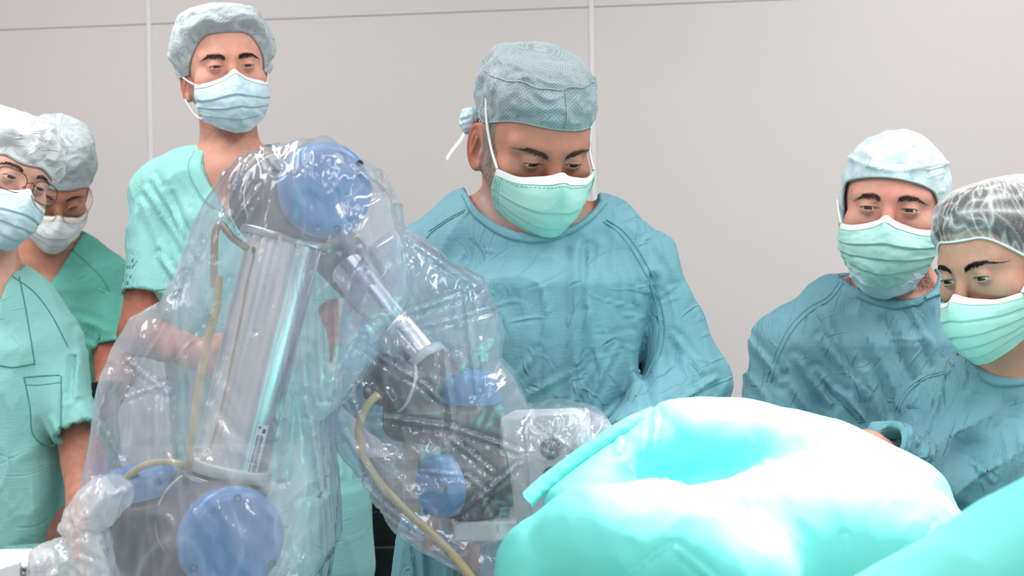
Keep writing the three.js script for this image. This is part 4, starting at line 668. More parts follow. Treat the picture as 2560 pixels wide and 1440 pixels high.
  addMask(P, { mat: greenMask, white: palestring, seed: 15.3, crumple: 0.0034, band: 0.13, w: 1.10, tweak: (x, y, z, j, i) => [x, y + (j === 0 ? 0.001 : 0), z + 0.004], pleats: [[0.36, 0.06, 0.0035], [0.56, 0.03, 0.0035], [0.75, 0.02, 0.003]], loops: [[[1, 0.02], [0.094, 0.005, 0.0], [[0.085, -0.012, 0.03]], 0.0022], [[-1, 0.02], [-0.090, 0.01, 0.01], [[-0.083, -0.008, 0.035]], 0.0022]] });
}
// ---------------------------------------------------------------- the person with the sheer white cap
{
  const P = person({
    label: 'person with sheer white hair cap over dark hair, green mask and teal gown, turned aside', seed: 51, foot: [0.74, -1.88], hip: [2540, 1560, 1.88], gownCell: 0.0055,
    head: { eyes: [2414, 696, 1.745], yaw: -56, pitch: 14, roll: 4, lidUp: 6, lidLow: -22, w: 0.95, cell: 0.0021, size: 0.95, brow: 0.8, noseW: 0.88, jaw: 0.9 },
    gaze: [2, -16], neck: [2505, 925, 1.85, 0.050],
    skin: { tone: '#c59380', warm: '#a8604c', hair: '#17110f', browHair: '#150f0c', iris: '#22150f', hairline: 0.066, brow: 0.1 },
    brow: { pts: [[0.011, 0.0130, 0.003], [0.024, 0.0185, 0.0042], [0.038, 0.0205, 0.0035], [0.055, 0.014, 0.0012]], n: 620 },
    arms: [{ s: [2345, 1040, 1.88], e: [2290, 1230, 1.80], w: [2168, 1128, 1.70], hand: { show: true, dir: [-0.8, -0.5, 0.1], up: [0, 0.6, 0.6], side: 1 } }, { s: [2720, 1040, 1.88], e: [2770, 1260, 1.82], w: [2640, 1330, 1.64] }],
    gown: {
      name: 'surgical_gown', mat: gownMat, plain: gownPlain, stitch: gownStitch, foldAt: 1.78, carveAt: 1.80, wrinkle: 0.0036, carveBack: 0.03,
      carve: [[2425, 850], [2430, 888], [2448, 915], [2480, 935], [2520, 942], [2560, 938], [2600, 920], [2618, 880], [2618, 840]],
      loft: [[985, 2530, 150, 1.88, 0.095], [1080, 2532, 205, 1.88, 0.125], [1180, 2534, 225, 1.88, 0.135], [1300, 2535, 235, 1.88, 0.135], [1600, 2535, 260, 1.88, 0.14], [2200, 2540, 280, 1.88, 0.15]],
      cones: [[[2520, 960, 1.86, 66], [2430, 975, 1.87, 76]], [[2520, 960, 1.86, 66], [2620, 975, 1.87, 76]], [[2430, 975, 1.87, 76], [2345, 1035, 1.87, 92]], [[2620, 975, 1.87, 76], [2715, 1035, 1.87, 92]]],
      sleeves: [[[2345, 1040, 1.87, 90], [2290, 1200, 1.80, 92]], [[2292, 1190, 1.80, 92], [2222, 1095, 1.70, 52], true], [[2715, 1045, 1.87, 90], [2775, 1240, 1.82, 88]]],
      folds: [[2360, 960, 2300, 1130, 8, 0.006], [2330, 970, 2260, 1090, 9, 0.005], [2385, 940, 2340, 1060, 10, 0.005], [2240, 1010, 2230, 1120, 8, 0.006], [2310, 1050, 2260, 1150, 10, 0.006], [2420, 900, 2390, 950, 8, 0.005], [2440, 905, 2420, 970, 8, 0.005], [2300, 1120, 2480, 1040, 30, 0.010], [2360, 1240, 2540, 1120, 34, 0.008], [2420, 1150, 2470, 1200, 6, 0.004], [2440, 1180, 2480, 1150, 6, 0.004], [2505, 1080, 2500, 1230, 8, 0.005], [2540, 1060, 2530, 1200, 7, 0.004]],
      seams: [{ pts: [[2432, 892], [2450, 918], [2480, 937], [2520, 944], [2558, 940], [2598, 922]], band: 26, name: 'collar', n: 50 }, { pts: [[2360, 935], [2310, 950], [2270, 985], [2245, 1030]], r: 0.0016, dark: true }, { pts: [[2364, 927], [2312, 942], [2264, 978], [2238, 1025]], r: 0.0014 }],
    },
  });
  const cap = { hem: (a) => lerp(0.056, 0.005, sstep(0.30, 1.25, a)) - 0.035 * sstep(1.6, 2.8, a), band: (a) => hyp(0.080 * Math.sin(a), 0.100 * Math.cos(a)), top: 0.122, puff: 0.004, fast: 3.5, square: 2.15, gather: 0.0045, gatherFall: 1.6, gf: 8, crumple: 0.0035, seed: 17.4, shift: [0, -0.01], nu: 320 };
  const c = P.put('cap', capSheet(P.hf, cap).applyMatrix4(P.M), hairnet, P.root, 'sheer white hair cap'); P.put('elastic_hem', capHem(P.hf, cap, 0.0019).applyMatrix4(P.M), whiteCloth, c);
  const hair = { ...cap, hem: (a, f) => cap.hem(a) + 0.012 - 0.01 * sstep(0.5, 1.4, a), puff: 0.0, gather: 0.002, gf: 14, crumple: 0.002, top: 0.114, band: (a) => hyp(0.076 * Math.sin(a), 0.098 * Math.cos(a)) };
  P.put('hair', capSheet(P.hf, hair).applyMatrix4(P.M), std('#17110e', 0.55), P.root, 'dark hair under the cap');
  addMask(P, { mat: greenMask, white: palestring, seed: 19.3, crumple: 0.0018, band: 0.14, tweak: (x, y, z, j) => [x, y + (j === 0 ? -0.004 : 0), z], pleats: [[0.34, 0.03, 0.0022], [0.52, 0.03, 0.0024], [0.68, 0.02, 0.0022], [0.82, 0.02, 0.0018]], loops: [[[1, 0.02], [0.080, 0.0, 0.0], [[0.074, -0.014, 0.035]], 0.0024], [[1, 0.75], [0.080, -0.05, -0.004], [[0.072, -0.06, 0.03]], 0.0024], [[-1, 0.02], [-0.080, 0.0, 0.0], [[-0.074, -0.014, 0.035]], 0.0024]] });
}
// ---------------------------------------------------------------- the robot arm
const steel = phys('#efebe7', 0.23, { metalness: 1, anisotropy: 0.9, anisotropyRotation: Math.PI / 2 }), brushed = std('#c8c6c4', 0.30, { metalness: 1 }), housing = std('#5f5e62', 0.42), housingDark = std('#4a4a4f', 0.45), lidBlue = phys('#4f8abf', 0.35, { clearcoat: 0.3 }), paleRing = std('#cfd0cd', 0.45), hoseMat = phys('#d8bd8c', 0.45, { transmission: 0.15, thickness: 0 }), boltMat = std('#d9d9d8', 0.2, { metalness: 1 }), darkBand = std('#2d2d31', 0.5), toolWhite = std('#dcdcd8', 0.5), pipeMat = std('#a8927c', 0.3, { metalness: 0.7 });
{
  const B = at(385, 1500, 1.50), root = thing('robot_arm', 'jointed robot arm with steel tube and blue joint caps inside clear plastic drape', 'robot', [B[0], 0, B[2]]);
  const off = new THREE.Matrix4().makeTranslation(-B[0], 0, -B[2]);
  const put = (name, geo, mat, parent = root, label) => part(name, geo.applyMatrix4(off), mat, parent, label);
  const add3 = (a, b, k) => [a[0] + b[0] * k, a[1] + b[1] * k, a[2] + b[2] * k], unit = (a) => { const l = Math.hypot(...a); return a.map((v) => v / l); };
  const drum = (r, L, e = 0.006) => lathe([[0, 0], [r - e, 0], [r - e * 0.3, e * 0.3], [r, e], [r, L - e], [r - e * 0.3, L - e * 0.3], [r - e, L], [0, L]], 72);
  const lid = (r, h) => lathe([[r, 0], [r * 1.015, h * 0.15], [r * 1.01, h * 0.55], [r * 0.96, h * 0.82], [r * 0.86, h * 0.97], [r * 0.80, h], [r * 0.74, h * 0.95], [r * 0.60, h * 0.93], [0, h * 0.93]], 80);
  function cap(center, dir, r, h, name = 'joint_cap', turn = 0.5) {
    const end = add3(center, dir, 1), c = put(name, along(lid(r, h), center, end), lidBlue, root, 'light blue plastic joint cap');
    for (let k = 0; k < 3; k++) { const a = turn + k * 2.094, g = lathe([[0.0042, 0], [0.0044, h * 0.02], [0.0030, h * 0.02], [0.0026, -0.002], [0, -0.002]], 20); g.translate(Math.cos(a) * r * 0.86, h * 0.985, Math.sin(a) * r * 0.86); put('screw', along(g, center, end), housingDark, c); }
    const ringm = lathe([[r * 0.30, h * 0.93], [r * 0.31, h * 0.945], [r * 0.33, h * 0.945], [r * 0.34, h * 0.93]], 40); put('emblem_ring', along(ringm, center, end), lidBlue, c);
    return c;
  }
  // base column to the floor
  put('base_plate', along(drum(0.068, 0.03), [B[0], 0, B[2]], [B[0], 1, B[2]]), housingDark); put('column', along(drum(0.048, 0.90), [B[0], 0.03, B[2]], [B[0], 1, B[2]]), toolWhite);
  // shoulder joint with its lid seen edge on
  const A0 = at(388, 1500, 1.50), A1 = at(352, 1235, 1.475), dA = unit([A1[0] - A0[0], A1[1] - A0[1], A1[2] - A0[2]]);
  put('joint_housing', along(drum(0.046, Math.hypot(A1[0] - A0[0], A1[1] - A0[1], A1[2] - A0[2]) + 0.0, 0.004), A0, A1), housing); cap(A1, unit([dA[0] - 0.10, dA[1], dA[2] - 0.10]), 0.0455, 0.030, 'joint_cap', 1.3);
  // lower elbow joint: drum that points at the viewer, blue lid in front
  const dB = unit([0.46, -0.08, 0.88]), Bc = at(572, 1345, 1.385), Bb = add3(Bc, dB, -0.135);
  put('joint_housing', along(drum(0.0575, 0.135), Bb, Bc), housing); put('seam_ring', along(lathe([[0.0577, 0], [0.0590, 0.0012], [0.0590, 0.0034], [0.0577, 0.0046]], 72), add3(Bc, dB, -0.098), Bc), paleRing); cap(Bc, dB, 0.0570, 0.024, 'joint_cap', 2.2);
  // long steel tube
  const T0 = at(572, 1178, 1.455), T1 = at(714, 596, 1.465), dT = unit([T1[0] - T0[0], T1[1] - T0[1], T1[2] - T0[2]]), TL = Math.hypot(T1[0] - T0[0], T1[1] - T0[1], T1[2] - T0[2]);
  put('elbow_housing', along(drum(0.0485, 0.115, 0.005), add3(T0, dT, -0.128), T0), housing);
  put('flange_plate', along(drum(0.0500, 0.006, 0.001), add3(T0, dT, -0.014), T1), brushed); put('collar_ring', along(lathe([[0.040, 0], [0.0475, 0], [0.0475, 0.0115], [0.0455, 0.013], [0.040, 0.013]], 72), add3(T0, dT, -0.004), T1), paleRing);
  const tubeGeo = lathe([[0.0425, 0], [0.0425, TL], [0.040, TL]], 96); const tubePart = put('tube', along(tubeGeo, T0, T1), steel, root, 'brushed steel tube');
  put('flange_ring', along(lathe([[0.042, -0.005], [0.0505, -0.005], [0.0520, -0.003], [0.0520, 0.003], [0.050, 0.005], [0.042, 0.005]], 96), T1, add3(T1, dT, 1)), brushed);
  for (let k = 0; k < 12; k++) { const g = new THREE.SphereGeometry(0.0028, 14, 10), a = k / 12 * 2 * Math.PI; g.translate(Math.cos(a) * 0.0468, -0.0065, Math.sin(a) * 0.0468); put('bolt', along(g, T1, add3(T1, dT, 1)), boltMat); const q = new THREE.SphereGeometry(0.003, 14, 10); q.translate(Math.cos(a) * 0.0470, -0.0125, Math.sin(a) * 0.0470); put('bolt', along(q, T0, T1), boltMat); }
  // sticker with bar code and small print, wrapped on the tube
  { const cv = document.createElement('canvas'); cv.width = 128; cv.height = 512; const c = cv.getContext('2d'); c.fillStyle = '#e9ecef'; c.fillRect(0, 0, 128, 512); c.fillStyle = '#3a6fae'; c.beginPath(); c.arc(34, 30, 16, 0, 7); c.fill(); c.fillStyle = '#222226'; const r = rng(4); c.fillRect(70, 40, 40, 46); for (let y = 110; y < 400; y += 9) { c.fillRect(22, y, 22 + r() * 14, 4 + r() * 3); c.fillRect(62, y, 26 + r() * 26, 4 + r() * 3); } for (let y = 420; y < 496; y += 12) { c.fillRect(20, y, 24, 7); c.fillRect(56, y, 50, 7); }
    const t = new THREE.CanvasTexture(cv); t.colorSpace = THREE.SRGBColorSpace; const g = grid(10, 10, (u, v) => { const a = lerp(-0.62, -0.98, u) ; return [Math.sin(a + Math.PI) * 0.0429, 0.008 + v * 0.055, Math.cos(a + Math.PI) * -0.0429]; });
    put('label_sticker', along(g, T0, T1), std('#ffffff', 0.5, { map: t }), tubePart, 'white sticker with bar code'); }
  // upper joint: housing, seam ring, large blue lid
  const dC = unit([0.50, 0.02, 0.86]), Cc = at(806, 476, 1.395), Cb = add3(Cc, dC, -0.165);
  put('elbow_housing', along(drum(0.0480, 0.075, 0.004), T1, add3(T1, dT, 1)), housing);
  put('joint_housing', along(drum(0.0535, 0.165), Cb, Cc), housing); put('seam_ring', along(lathe([[0.0536, 0], [0.0547, 0.001], [0.0547, 0.003], [0.0536, 0.004]], 72), add3(Cc, dC, -0.105), Cc), paleRing); cap(Cc, dC, 0.0515, 0.024, 'joint_cap', 0.9);
  // forearm running down behind
  const D0 = at(845, 636, 1.63), D1 = at(1062, 905, 1.57), dD = unit([D1[0] - D0[0], D1[1] - D0[1], D1[2] - D0[2]]);
  put('forearm_neck', along(drum(0.034, 0.16), at(735, 520, 1.60), D0), housing);
  put('forearm_tube', along(lathe([[0.0255, 0], [0.0255, Math.hypot(D1[0] - D0[0], D1[1] - D0[1], D1[2] - D0[2])]], 72), D0, D1), steel, root, 'thin steel forearm tube'); put('flange_ring', along(lathe([[0.0255, -0.006], [0.030, -0.006], [0.031, 0], [0.030, 0.006], [0.0255, 0.006]], 64), D1, add3(D1, dD, 1)), paleRing);
  // wrist joints
  put('wrist_neck', along(drum(0.0285, 0.05, 0.004), D1, add3(D1, dD, 1)), housing);
  const W0 = at(1066, 985, 1.56), W1 = at(922, 938, 1.53); put('wrist_housing', along(drum(0.031, 0.075, 0.010), W0, W1), housingDark); put('seam_ring', along(lathe([[0.0312, 0], [0.0318, 0.001], [0.0318, 0.003], [0.0312, 0.004]], 48), add3(W0, unit([W1[0] - W0[0], W1[1] - W0[1], W1[2] - W0[2]]), 0.028), W1), paleRing);
  put('wrist_housing', along(drum(0.034, 0.085, 0.012), at(975, 1030, 1.58), at(1150, 1052, 1.55)), housingDark);
  const F0 = at(1175, 1290, 1.54), F1 = at(1178, 1005, 1.545); put('wrist_housing', along(drum(0.0355, Math.hypot(F1[0] - F0[0], F1[1] - F0[1], F1[2] - F0[2]), 0.003), F0, F1), housingDark); put('band', along(lathe([[0.0357, 0], [0.0362, 0.001], [0.0362, 0.010], [0.0357, 0.011]], 64), at(1176, 1130, 1.543), F1), darkBand);
  cap(F1, unit([0.02, 1, 0.05]), 0.0355, 0.036, 'joint_cap', 0.2);
  const G0 = at(1185, 1212, 1.53), G1 = at(1120, 1212, 1.505); put('wrist_housing', along(drum(0.036, 0.04), G0, G1), housingDark); cap(G1, unit([-0.80, -0.05, 0.60]), 0.0365, 0.026, 'joint_cap', 0.8);
  put('tool_flange', along(drum(0.033, 0.02, 0.003), at(1235, 1200, 1.53), at(1300, 1195, 1.52)), darkBand);
  // camera head of the tool
  const C = at(1372, 1165, 1.545), H = new THREE.Group(); H.name = 'camera_head'; H.userData.label = 'off-white camera box with two dark lenses'; H.position.set(C[0] - B[0], C[1], C[2] - B[2]); H.rotation.set(0.05, -0.28, 0.06); root.add(H);
  part('case', new RoundedBoxGeometry(0.098, 0.132, 0.062, 4, 0.006), toolWhite, H); const fr = new RoundedBoxGeometry(0.064, 0.128, 0.008, 3, 0.003); fr.translate(0.015, 0.004, 0.033); part('front_plate', fr, toolWhite, H);
  const lensGlass = phys('#141a33', 0.05, { clearcoat: 1, clearcoatRoughness: 0.02 }), rimM = std('#1f2233', 0.35);
  for (const [ly, r] of [[0.027, 0.0122], [-0.006, 0.0122]]) { const rim = lathe([[r * 0.86, 0], [r * 0.9, 0.003], [r, 0.003], [r * 1.03, 0], [r * 1.03, -0.002]], 40); rim.rotateX(Math.PI / 2); rim.translate(0.014, ly, 0.0372); part('lens_ring', rim, rimM, H); const gl = lathe([[0, 0.0024], [r * 0.4, 0.0018], [r * 0.88, 0.0004]], 40); gl.rotateX(Math.PI / 2); gl.translate(0.014, ly, 0.0372); part('lens', gl, lensGlass, H, 'dark blue glass lens');
    for (const [dx, dy, c] of [[-0.002, -0.003, '#e8c766'], [0.003, -0.004, '#d99aa0']]) { const b = new THREE.SphereGeometry(0.0011, 12, 8); b.translate(0.014 + dx, ly + dy, 0.0392); part('sensor_dot', b, std(c, 0.4), H); } }
  put('bracket', new RoundedBoxGeometry(0.075, 0.024, 0.05, 3, 0.004).applyMatrix4(new THREE.Matrix4().makeTranslation(...at(1215, 1320, 1.53))), toolWhite); put('bracket', new RoundedBoxGeometry(0.022, 0.088, 0.02, 3, 0.004).applyMatrix4(new THREE.Matrix4().makeTranslation(...at(1030, 1190, 1.59))), std('#cdbfae', 0.6));
  // hoses and pipe
  const hose = (pts, r, n = 'hose', m = hoseMat) => put(n, tube(pts.map((p) => at(...p)), r, { seg: 120, radial: 12 }), m, root, n === 'hose' ? 'beige flexible hose' : undefined);
  hose([[548, 690, 1.42], [541, 770, 1.415], [520, 850, 1.41], [500, 950, 1.405], [486, 1050, 1.405], [477, 1120, 1.41], [473, 1172, 1.43]], 0.0045); hose([[300, 1215, 1.44], [338, 1176, 1.43], [390, 1156, 1.42], [440, 1158, 1.42], [474, 1172, 1.43]], 0.0040);
  hose([[944, 985, 1.50], [915, 1020, 1.49], [897, 1070, 1.485], [905, 1130, 1.48], [945, 1200, 1.475], [1010, 1272, 1.47], [1080, 1335, 1.465], [1140, 1395, 1.46], [1200, 1470, 1.46]], 0.0048); hose([[620, 622, 1.43], [580, 592, 1.42], [552, 562, 1.42], [540, 575, 1.42], [536, 640, 1.42], [534, 720, 1.42]], 0.0042, 'pipe', pipeMat);
}
// ---------------------------------------------------------------- clear plastic drape over the robot
const creaseMap = (sx, sy, seed) => dataTex(512, 512, (u, v) => { const k = noise(u * 6, v * 6, seed) * 1.2, c = Math.pow(clamp(ridge(u * sx * 0.5 + k * 0.4, v * sy * 0.5, seed + 2)), 12), e = Math.pow(clamp(ridge(u * sx * 1.4 - k * 0.6, v * sy, seed + 5)), 10), n = 226 + 44 * noise(u * sx * 0.4, v * sy * 0.5, seed + 9) - 34 * c - 14 * e; return [n, n, n]; });
const film = phys('#eef2fa', 0.09, { transmission: 0.93, thickness: 0, ior: 1.65, transmissionMap: creaseMap(14, 5, 3) }), filmTool = phys('#eef2fa', 0.08, { transmission: 0.95, thickness: 0, ior: 1.65, transmissionMap: creaseMap(13, 12, 8) }), filmThick = phys('#f7f8fa', 0.14, { transmission: 0.62, thickness: 0, ior: 1.65 });
function bagField(poly, d, T, o) {
  const P = poly.map(([x, y]) => { const p = at(x, y, d - (T - o.round)); return [p[0], p[1]]; }), zc = -d, L = folds(o.folds ?? [], d - T);
  return (x, y, z) => {
    const R = o.round, q = poly2(x, y, P) + R, w = Math.abs(z - zc) - (T - R), a = Math.max(q, 0), b = Math.max(w, 0);
    let s = Math.min(Math.max(q, w), 0) + hyp(a, b) - R;
    if (s > -0.04 && s < 0.04) {
      const X = x * o.fx, Y = y * o.fy, Z = z * o.fx * 0.8, k = noise(X * 0.6 + 5, Y * 0.6, Z * 0.6) * 1.3, k2 = noise(X * 0.6, Y * 0.6 + 9, Z * 0.6) * 1.3;
      const r1 = Math.abs(noise(X + k, Y + k2, Z)), r2 = Math.abs(noise(X * 2.1 + k2 * 2, Y * 2.1 - k * 2, Z * 2 + 4)), r3 = Math.abs(noise(X * 4.6 - k * 3, Y * 4.6 + k2 * 3, Z * 4 + 8));
      if (z > zc) s -= foldSum(L, x, y);
      const edge = sstep(0.0, 0.05, R - q);
      s += (o.amp * (r1 * 1.6 + r2 * 0.8 + r3 * 0.55) - o.amp * 0.7) * (0.35 + 0.65 * edge);
    }
    return s;
  };
}
{
  const D = thing('sterile_drape', 'clear crinkled plastic drape bagged over the robot arm', 'plastic drape', [at(600, 1500, 1.47)[0], 0, -1.47]), off = new THREE.Matrix4().makeTranslation(-D.position.x, 0, 1.47);
  const bag = (name, poly, d, T, o, h, mat) => { const f = bagField(poly, d, T, o), pts = poly.map(([x, y]) => at(x, y, d)), X = pts.map((p) => p[0]), Y = pts.map((p) => p[1]); part(name, meshField(f, [Math.min(...X) - 0.02, Math.max(0.9, Math.min(...Y)) - 0.02, -d - T - 0.06], [Math.max(...X) + 0.02, Math.max(...Y) + 0.02, -d + T + 0.06], h, { slack: 0.02, eps: 0.0014, uv: (x, y, z) => [x * 2.1 + z * 0.4, y * 2.1 + z * 0.3] }).applyMatrix4(off), mat, D); };
  bag('arm_bag', [[690, 356], [760, 350], [800, 340], [830, 347], [880, 380], [935, 410], [955, 450], [962, 480], [978, 492], [980, 540], [992, 575], [1005, 620], [1012, 680], [1018, 740], [1000, 785], [960, 835], [925, 900], [890, 960], [850, 1010], [815, 1040], [800, 1065], [795, 1100], [800, 1200], [808, 1300], [812, 1390], [790, 1440], [770, 1560], [230, 1560], [222, 1440], [218, 1300], [215, 1190], [225, 1120], [240, 1000], [262, 930], [290, 870], [330, 800], [400, 755], [430, 700], [470, 600], [490, 540], [515, 490], [550, 430], [600, 385], [650, 362]], 1.455, 0.125, { fx: 11, fy: 4.6, amp: 0.012, round: 0.055, folds: [[700, 600, 640, 820, 6, 0.008], [742, 610, 760, 1040, 7, 0.009], [790, 620, 800, 1000, 6, 0.008], [500, 600, 425, 745, 5, 0.008], [575, 700, 520, 805, 5, 0.009], [520, 805, 440, 900, 5, 0.008], [455, 690, 445, 1130, 9, 0.009], [405, 820, 330, 960, 6, 0.007], [255, 930, 228, 1180, 8, 0.008], [310, 900, 420, 985, 6, 0.007], [300, 1000, 415, 960, 5, 0.006], [640, 470, 545, 640, 7, 0.008], [690, 420, 650, 370, 8, 0.007], [870, 400, 935, 470, 6, 0.006], [900, 620, 960, 760, 8, 0.008], [850, 640, 830, 900, 7, 0.008], [760, 1000, 790, 1250, 9, 0.009], [720, 1000, 700, 1200, 8, 0.007], [390, 1000, 400, 1200, 8, 0.008], [620, 370, 560, 520, 6, 0.006], [900, 850, 820, 1000, 7, 0.007], [560, 900, 500, 1120, 8, 0.007], [760, 380, 800, 560, 5, 0.004], [820, 400, 880, 560, 4, 0.004], [240, 1060, 330, 1190, 6, 0.006]] }, 0.0036, film);
  bag('tool_bag', [[985, 572], [1020, 577], [1070, 602], [1120, 652], [1205, 692], [1225, 740], [1250, 790], [1258, 850], [1250, 900], [1290, 940], [1310, 1000], [1325, 1027], [1350, 1022], [1410, 1014], [1470, 1027], [1515, 1042], [1538, 1080], [1530, 1120], [1500, 1200], [1440, 1290], [1400, 1400], [1380, 1560], [1280, 1560], [1200, 1480], [1150, 1430], [1060, 1380], [985, 1330], [950, 1280], [900, 1200], [860, 1150], [835, 1100], [820, 1050], [830, 980], [840, 900], [850, 800], [870, 700], [920, 620]], 1.535, 0.088, { fx: 11, fy: 10, amp: 0.0085, round: 0.045, folds: [[890, 860, 1060, 960, 6, 0.008], [1060, 960, 1110, 1010, 6, 0.008], [1110, 880, 1130, 1080, 8, 0.008], [1160, 720, 1190, 980, 7, 0.008], [1000, 790, 1150, 740, 6, 0.007], [1010, 830, 1240, 770, 5, 0.006], [960, 1045, 1130, 1070, 7, 0.008], [1130, 1070, 1300, 1130, 6, 0.008], [1120, 1090, 1230, 1180, 6, 0.008], [1300, 1160, 1140, 1290, 6, 0.007], [1050, 1180, 1170, 1190, 5, 0.006], [1170, 1190, 1230, 1240, 5, 0.006], [1340, 1060, 1440, 1130, 5, 0.006], [1400, 1040, 1380, 1120, 4, 0.005], [1470, 1050, 1420, 1130, 5, 0.005], [860, 1080, 960, 1250, 8, 0.008], [900, 1220, 1080, 1360, 7, 0.008], [950, 1290, 1150, 1420, 6, 0.006], [1020, 600, 1190, 720, 8, 0.007], [870, 980, 930, 1110, 6, 0.006], [930, 700, 1000, 900, 7, 0.006]] }, 0.0034, filmTool);
  bag('gathered_end', [[148, 1320], [165, 1275], [200, 1222], [235, 1195], [285, 1190], [330, 1215], [320, 1260], [290, 1300], [262, 1330], [275, 1390], [290, 1460], [320, 1560], [60, 1560], [75, 1430], [82, 1372], [140, 1352], [170, 1340]], 1.345, 0.035, { fx: 30, fy: 16, amp: 0.012, round: 0.03 }, 0.0026, filmThick);
}
// ---------------------------------------------------------------- the drape over the patient
const drapeMat = std('#67cdc8', 0.7);
{
  const spine = [[1420, 1266, 1.40, 52], [1560, 1160, 1.46, 66], [1700, 1118, 1.50, 116], [1850, 1118, 1.52, 126], [2050, 1182, 1.52, 138], [2240, 1278, 1.50, 138], [2335, 1400, 1.45, 112]].map((a) => J(...a));
  const front = [[1400, 1440, 1.26, 165], [1500, 1398, 1.25, 182], [1640, 1396, 1.27, 188], [1820, 1480, 1.27, 170]].map((a) => J(...a)), mid = at(2080, 1432, 1.37), top = at(1840, 1460, 1.40);
  const pit = at(1740, 1338, 1.41);
  const DL = folds([[1430, 1440, 1640, 1312, 4, 0.0016], [1655, 1320, 1800, 1440, 8, 0.002], [1600, 1075, 1570, 1170, 9, 0.004], [1690, 1075, 1660, 1190, 8, 0.004], [2090, 1330, 2100, 1440, 7, 0.002], [2330, 1310, 2200, 1440, 7, 0.002]], 1.3);
  const f = (x, y, z) => {
    let d = 1e9; for (let i = 0; i + 1 < spine.length; i++) d = Math.min(d, cone(x, y, z, spine[i].p, spine[i + 1].p, spine[i].r, spine[i + 1].r));
    let e = 1e9; for (let i = 0; i + 1 < front.length; i++) e = smin(e, cone(x, y, z, front[i].p, front[i + 1].p, front[i].r, front[i + 1].r), 0.01);
    d = smin(d, ellip(x - mid[0], y - mid[1], z - mid[2], 0.158, 0.120, 0.115), 0.05); d = smin(d, e, 0.028);
    d = smin(d, ellip(x - pit[0], y - pit[1], z - pit[2], 0.17, 0.055, 0.11), 0.03);
    const bx = Math.abs(x - top[0] - 0.035) - 0.17, by = Math.abs(y - 0.46) - 0.40, bz = Math.abs(z - top[2]) - 0.10; d = smin(d, hyp(Math.max(bx, 0), Math.max(by, 0), Math.max(bz, 0)) + Math.min(Math.max(bx, by, bz), 0) - 0.06, 0.08);
    if (d < 0.03 && d > -0.03) { const k = noise(x * 7, y * 7, z * 7) * 0.8; d -= foldSum(DL, x, y) + 0.005 * noise(x * 8 + k, y * 6, z * 8) + 0.0025 * (ridge(x * 11 + k * 2, y * 8 - x * 5, z * 7) - 0.5) + 0.0007 * (ridge(x * 30, y * 22 + k * 3, z * 26) - 0.5); }
    return Math.max(d, 0.002 - y);
  };
  const t = thing('patient_drape', 'teal drape mounded over the patient, glaring white under the surgical lamp', 'surgical drape', [top[0], 0, top[2]]), off = new THREE.Matrix4().makeTranslation(-top[0], 0, -top[2]);
  part('sheet', mergeGeometries([meshField((x, y, z) => Math.max(f(x, y, z), 0.84 - y), [-0.15, 0.82, -1.75], [0.75, 1.24, -1.02], 0.0042, { slack: 0.016, eps: 0.002 }), meshField((x, y, z) => Math.max(f(x, y, z), y - 0.845), [-0.15, -0.01, -1.75], [0.75, 0.87, -1.02], 0.012, { slack: 0.016 })]).applyMatrix4(off), drapeMat, t);
  // folded border along the near edge
  const E = [[1318, 1246], [1360, 1208], [1420, 1162], [1500, 1105], [1580, 1056], [1640, 1030]].map(([x, y], i) => at(x, y, 1.385 + i * 0.022));
  const c = new THREE.CatmullRomCurve3(E.map((p) => V(...p))), W = 0.017;
  part('folded_edge', grid(8, 60, (u, v) => { const p = c.getPoint(v), a = (u - 0.5) * Math.PI * 1.2; return [p.x + 0.5 * W * Math.sin(a) * 0.55, p.y - W * (u - 0.4), p.z + 0.004 * Math.cos(a) + 0.001 * noise(v * 20, u * 3, 1)]; }).applyMatrix4(off), drapeMat, t, 'pale folded border of the drape');
}
{
  const A = at(2690, 1382, 0.95), B = at(2200, 1652, 0.95), r = 0.062, t = thing('instrument_stand_drape', 'plain teal drape slope in front of the glaring patient drape', 'surgical drape', [B[0], 0, B[2]]), off = new THREE.Matrix4().makeTranslation(-B[0], 0, -B[2]);
  const f = (x, y, z) => { let d = cone(x, y, z, A, B, r, r); const m = (A[0] + B[0]) / 2, bx = Math.abs(x - m - 0.02) - 0.10, by = Math.abs(y - 0.45) - 0.42, bz = Math.abs(z - A[2]) - 0.03; d = smin(d, hyp(Math.max(bx, 0), Math.max(by, 0), Math.max(bz, 0)) + Math.min(Math.max(bx, by, bz), 0) - 0.02, 0.06); d -= 0.004 * noise(x * 10, y * 8, z * 10) + 0.004 * (ridge(x * 12 + 4, y * 12 - x * 7, z * 9) - 0.5); return Math.max(d, 0.002 - y); };
  part('sheet', meshField(f, [B[0] - 0.15, -0.01, A[2] - 0.14], [A[0] + 0.16, 1.25, A[2] + 0.14], 0.006, { slack: 0.012 }).applyMatrix4(off), drapeMat, t);
}
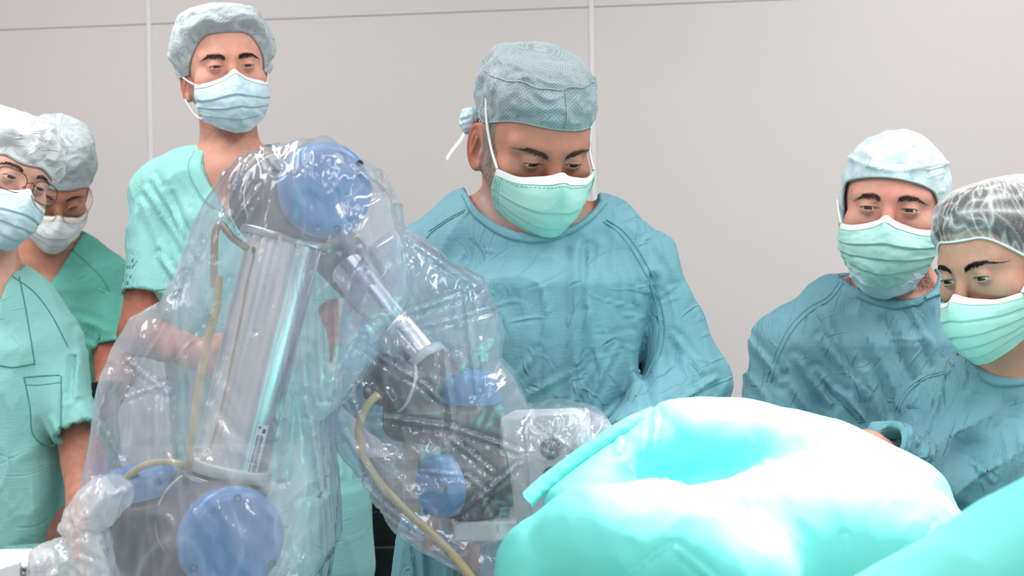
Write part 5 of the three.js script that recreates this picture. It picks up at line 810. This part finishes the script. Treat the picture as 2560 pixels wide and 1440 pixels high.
// ---------------------------------------------------------------- white device beside the robot
{
  const p = at(0, 1370, 1.425), top = p[1], x0 = -0.86, x1 = at(92, 1400, 1.36)[0], t = thing('equipment_cart', 'white medical device housing with recessed screw beside the plastic drape', 'device', [(x0 + x1) / 2, 0, -1.3825]);
  const w = x1 - x0, white = std('#eceeef', 0.4), g = new RoundedBoxGeometry(w, top - 0.06, 0.085, 4, 0.008); g.translate(0, (top - 0.06) / 2 + 0.06, 0); part('body', g, white, t);
  const fz = 0.0430, sx = at(62, 1427, 1.34), cx = (x0 + x1) / 2, lx = (px) => at(px, 1400, 1.34)[0] - cx;
  const sh = new THREE.Shape(); sh.moveTo(-w / 2 + 0.02, 0.1); sh.lineTo(lx(50), 0.1); sh.lineTo(lx(50), at(0, 1408, 1.34)[1]); sh.lineTo(lx(-60), at(0, 1440, 1.34)[1]); sh.lineTo(-w / 2 + 0.02, at(0, 1450, 1.34)[1]); const fp = new THREE.ExtrudeGeometry(sh, { depth: 0.004, bevelEnabled: true, bevelSize: 0.0012, bevelThickness: 0.0012, bevelSegments: 2 }); fp.translate(0, 0, 0.0415); part('front_cover', fp, std('#e2e4e6', 0.4), t);
  const sc = lathe([[0.0048, 0], [0.0048, 0.002], [0.0036, 0.0025], [0.0020, 0.0025], [0.0016, 0.0006], [0, 0.0006]], 28); sc.rotateX(Math.PI / 2); sc.translate(sx[0] - cx, sx[1], fz); part('screw', sc, std('#9a9a9c', 0.3, { metalness: 0.8 }), t, 'grey recessed screw');
  const sl = new RoundedBoxGeometry(0.02, 0.012, 0.004, 2, 0.001); sl.translate(lx(90), at(0, 1440, 1.34)[1], fz); part('slot', sl, std('#b9bac4', 0.5), t);
  for (const [x, z] of [[-1, -1], [1, -1], [-1, 1], [1, 1]]) { const c = new THREE.CylinderGeometry(0.035, 0.035, 0.03, 20); c.rotateZ(Math.PI / 2); c.translate(x * (w / 2 - 0.06), 0.035, z * 0.03); part('caster', c, std('#3a3a3c', 0.6), t); const fk = new THREE.BoxGeometry(0.02, 0.04, 0.02); fk.translate(x * (w / 2 - 0.06), 0.07, z * 0.03); part('caster_fork', fk, std('#888888', 0.5), t); }
}
// ---------------------------------------------------------------- black cabinet far behind
{
  const c = at(955, 1300, 3.1), top = at(955, 1175, 3.1)[1], black = std('#0c0b0d', 0.35), t = thing('black_cabinet', 'black equipment cabinet between the green scrubs and the teal gown', 'cabinet', [c[0], 0, -3.15]);
  const g = new RoundedBoxGeometry(0.55, top - 0.08, 0.4, 3, 0.01); g.translate(0, (top - 0.08) / 2 + 0.08, 0); part('body', g, black, t);
  for (let k = 0; k < 3; k++) { const d = new RoundedBoxGeometry(0.50, top * 0.25, 0.012, 2, 0.003); d.translate(0, 0.2 + k * top * 0.28, 0.204); const o = part('drawer', d, std('#131215', 0.3), t); const h = tube([[-0.09, 0.2 + k * top * 0.28 + 0.03, 0.212], [-0.085, 0.2 + k * top * 0.28 + 0.03, 0.232], [0.085, 0.2 + k * top * 0.28 + 0.03, 0.232], [0.09, 0.2 + k * top * 0.28 + 0.03, 0.212]], 0.004, { seg: 40 }); part('handle', h, std('#39383c', 0.3, { metalness: 0.5 }), o); }
  for (const [x, z] of [[-1, -1], [1, -1], [-1, 1], [1, 1]]) { const w = new THREE.CylinderGeometry(0.04, 0.04, 0.03, 20); w.rotateZ(Math.PI / 2); w.translate(x * 0.22, 0.04, z * 0.14); part('caster', w, black, t); const fk = new THREE.BoxGeometry(0.02, 0.05, 0.02); fk.translate(x * 0.22, 0.075, z * 0.14); part('caster_fork', fk, black, t); }
}
renderer.render(scene, camera);
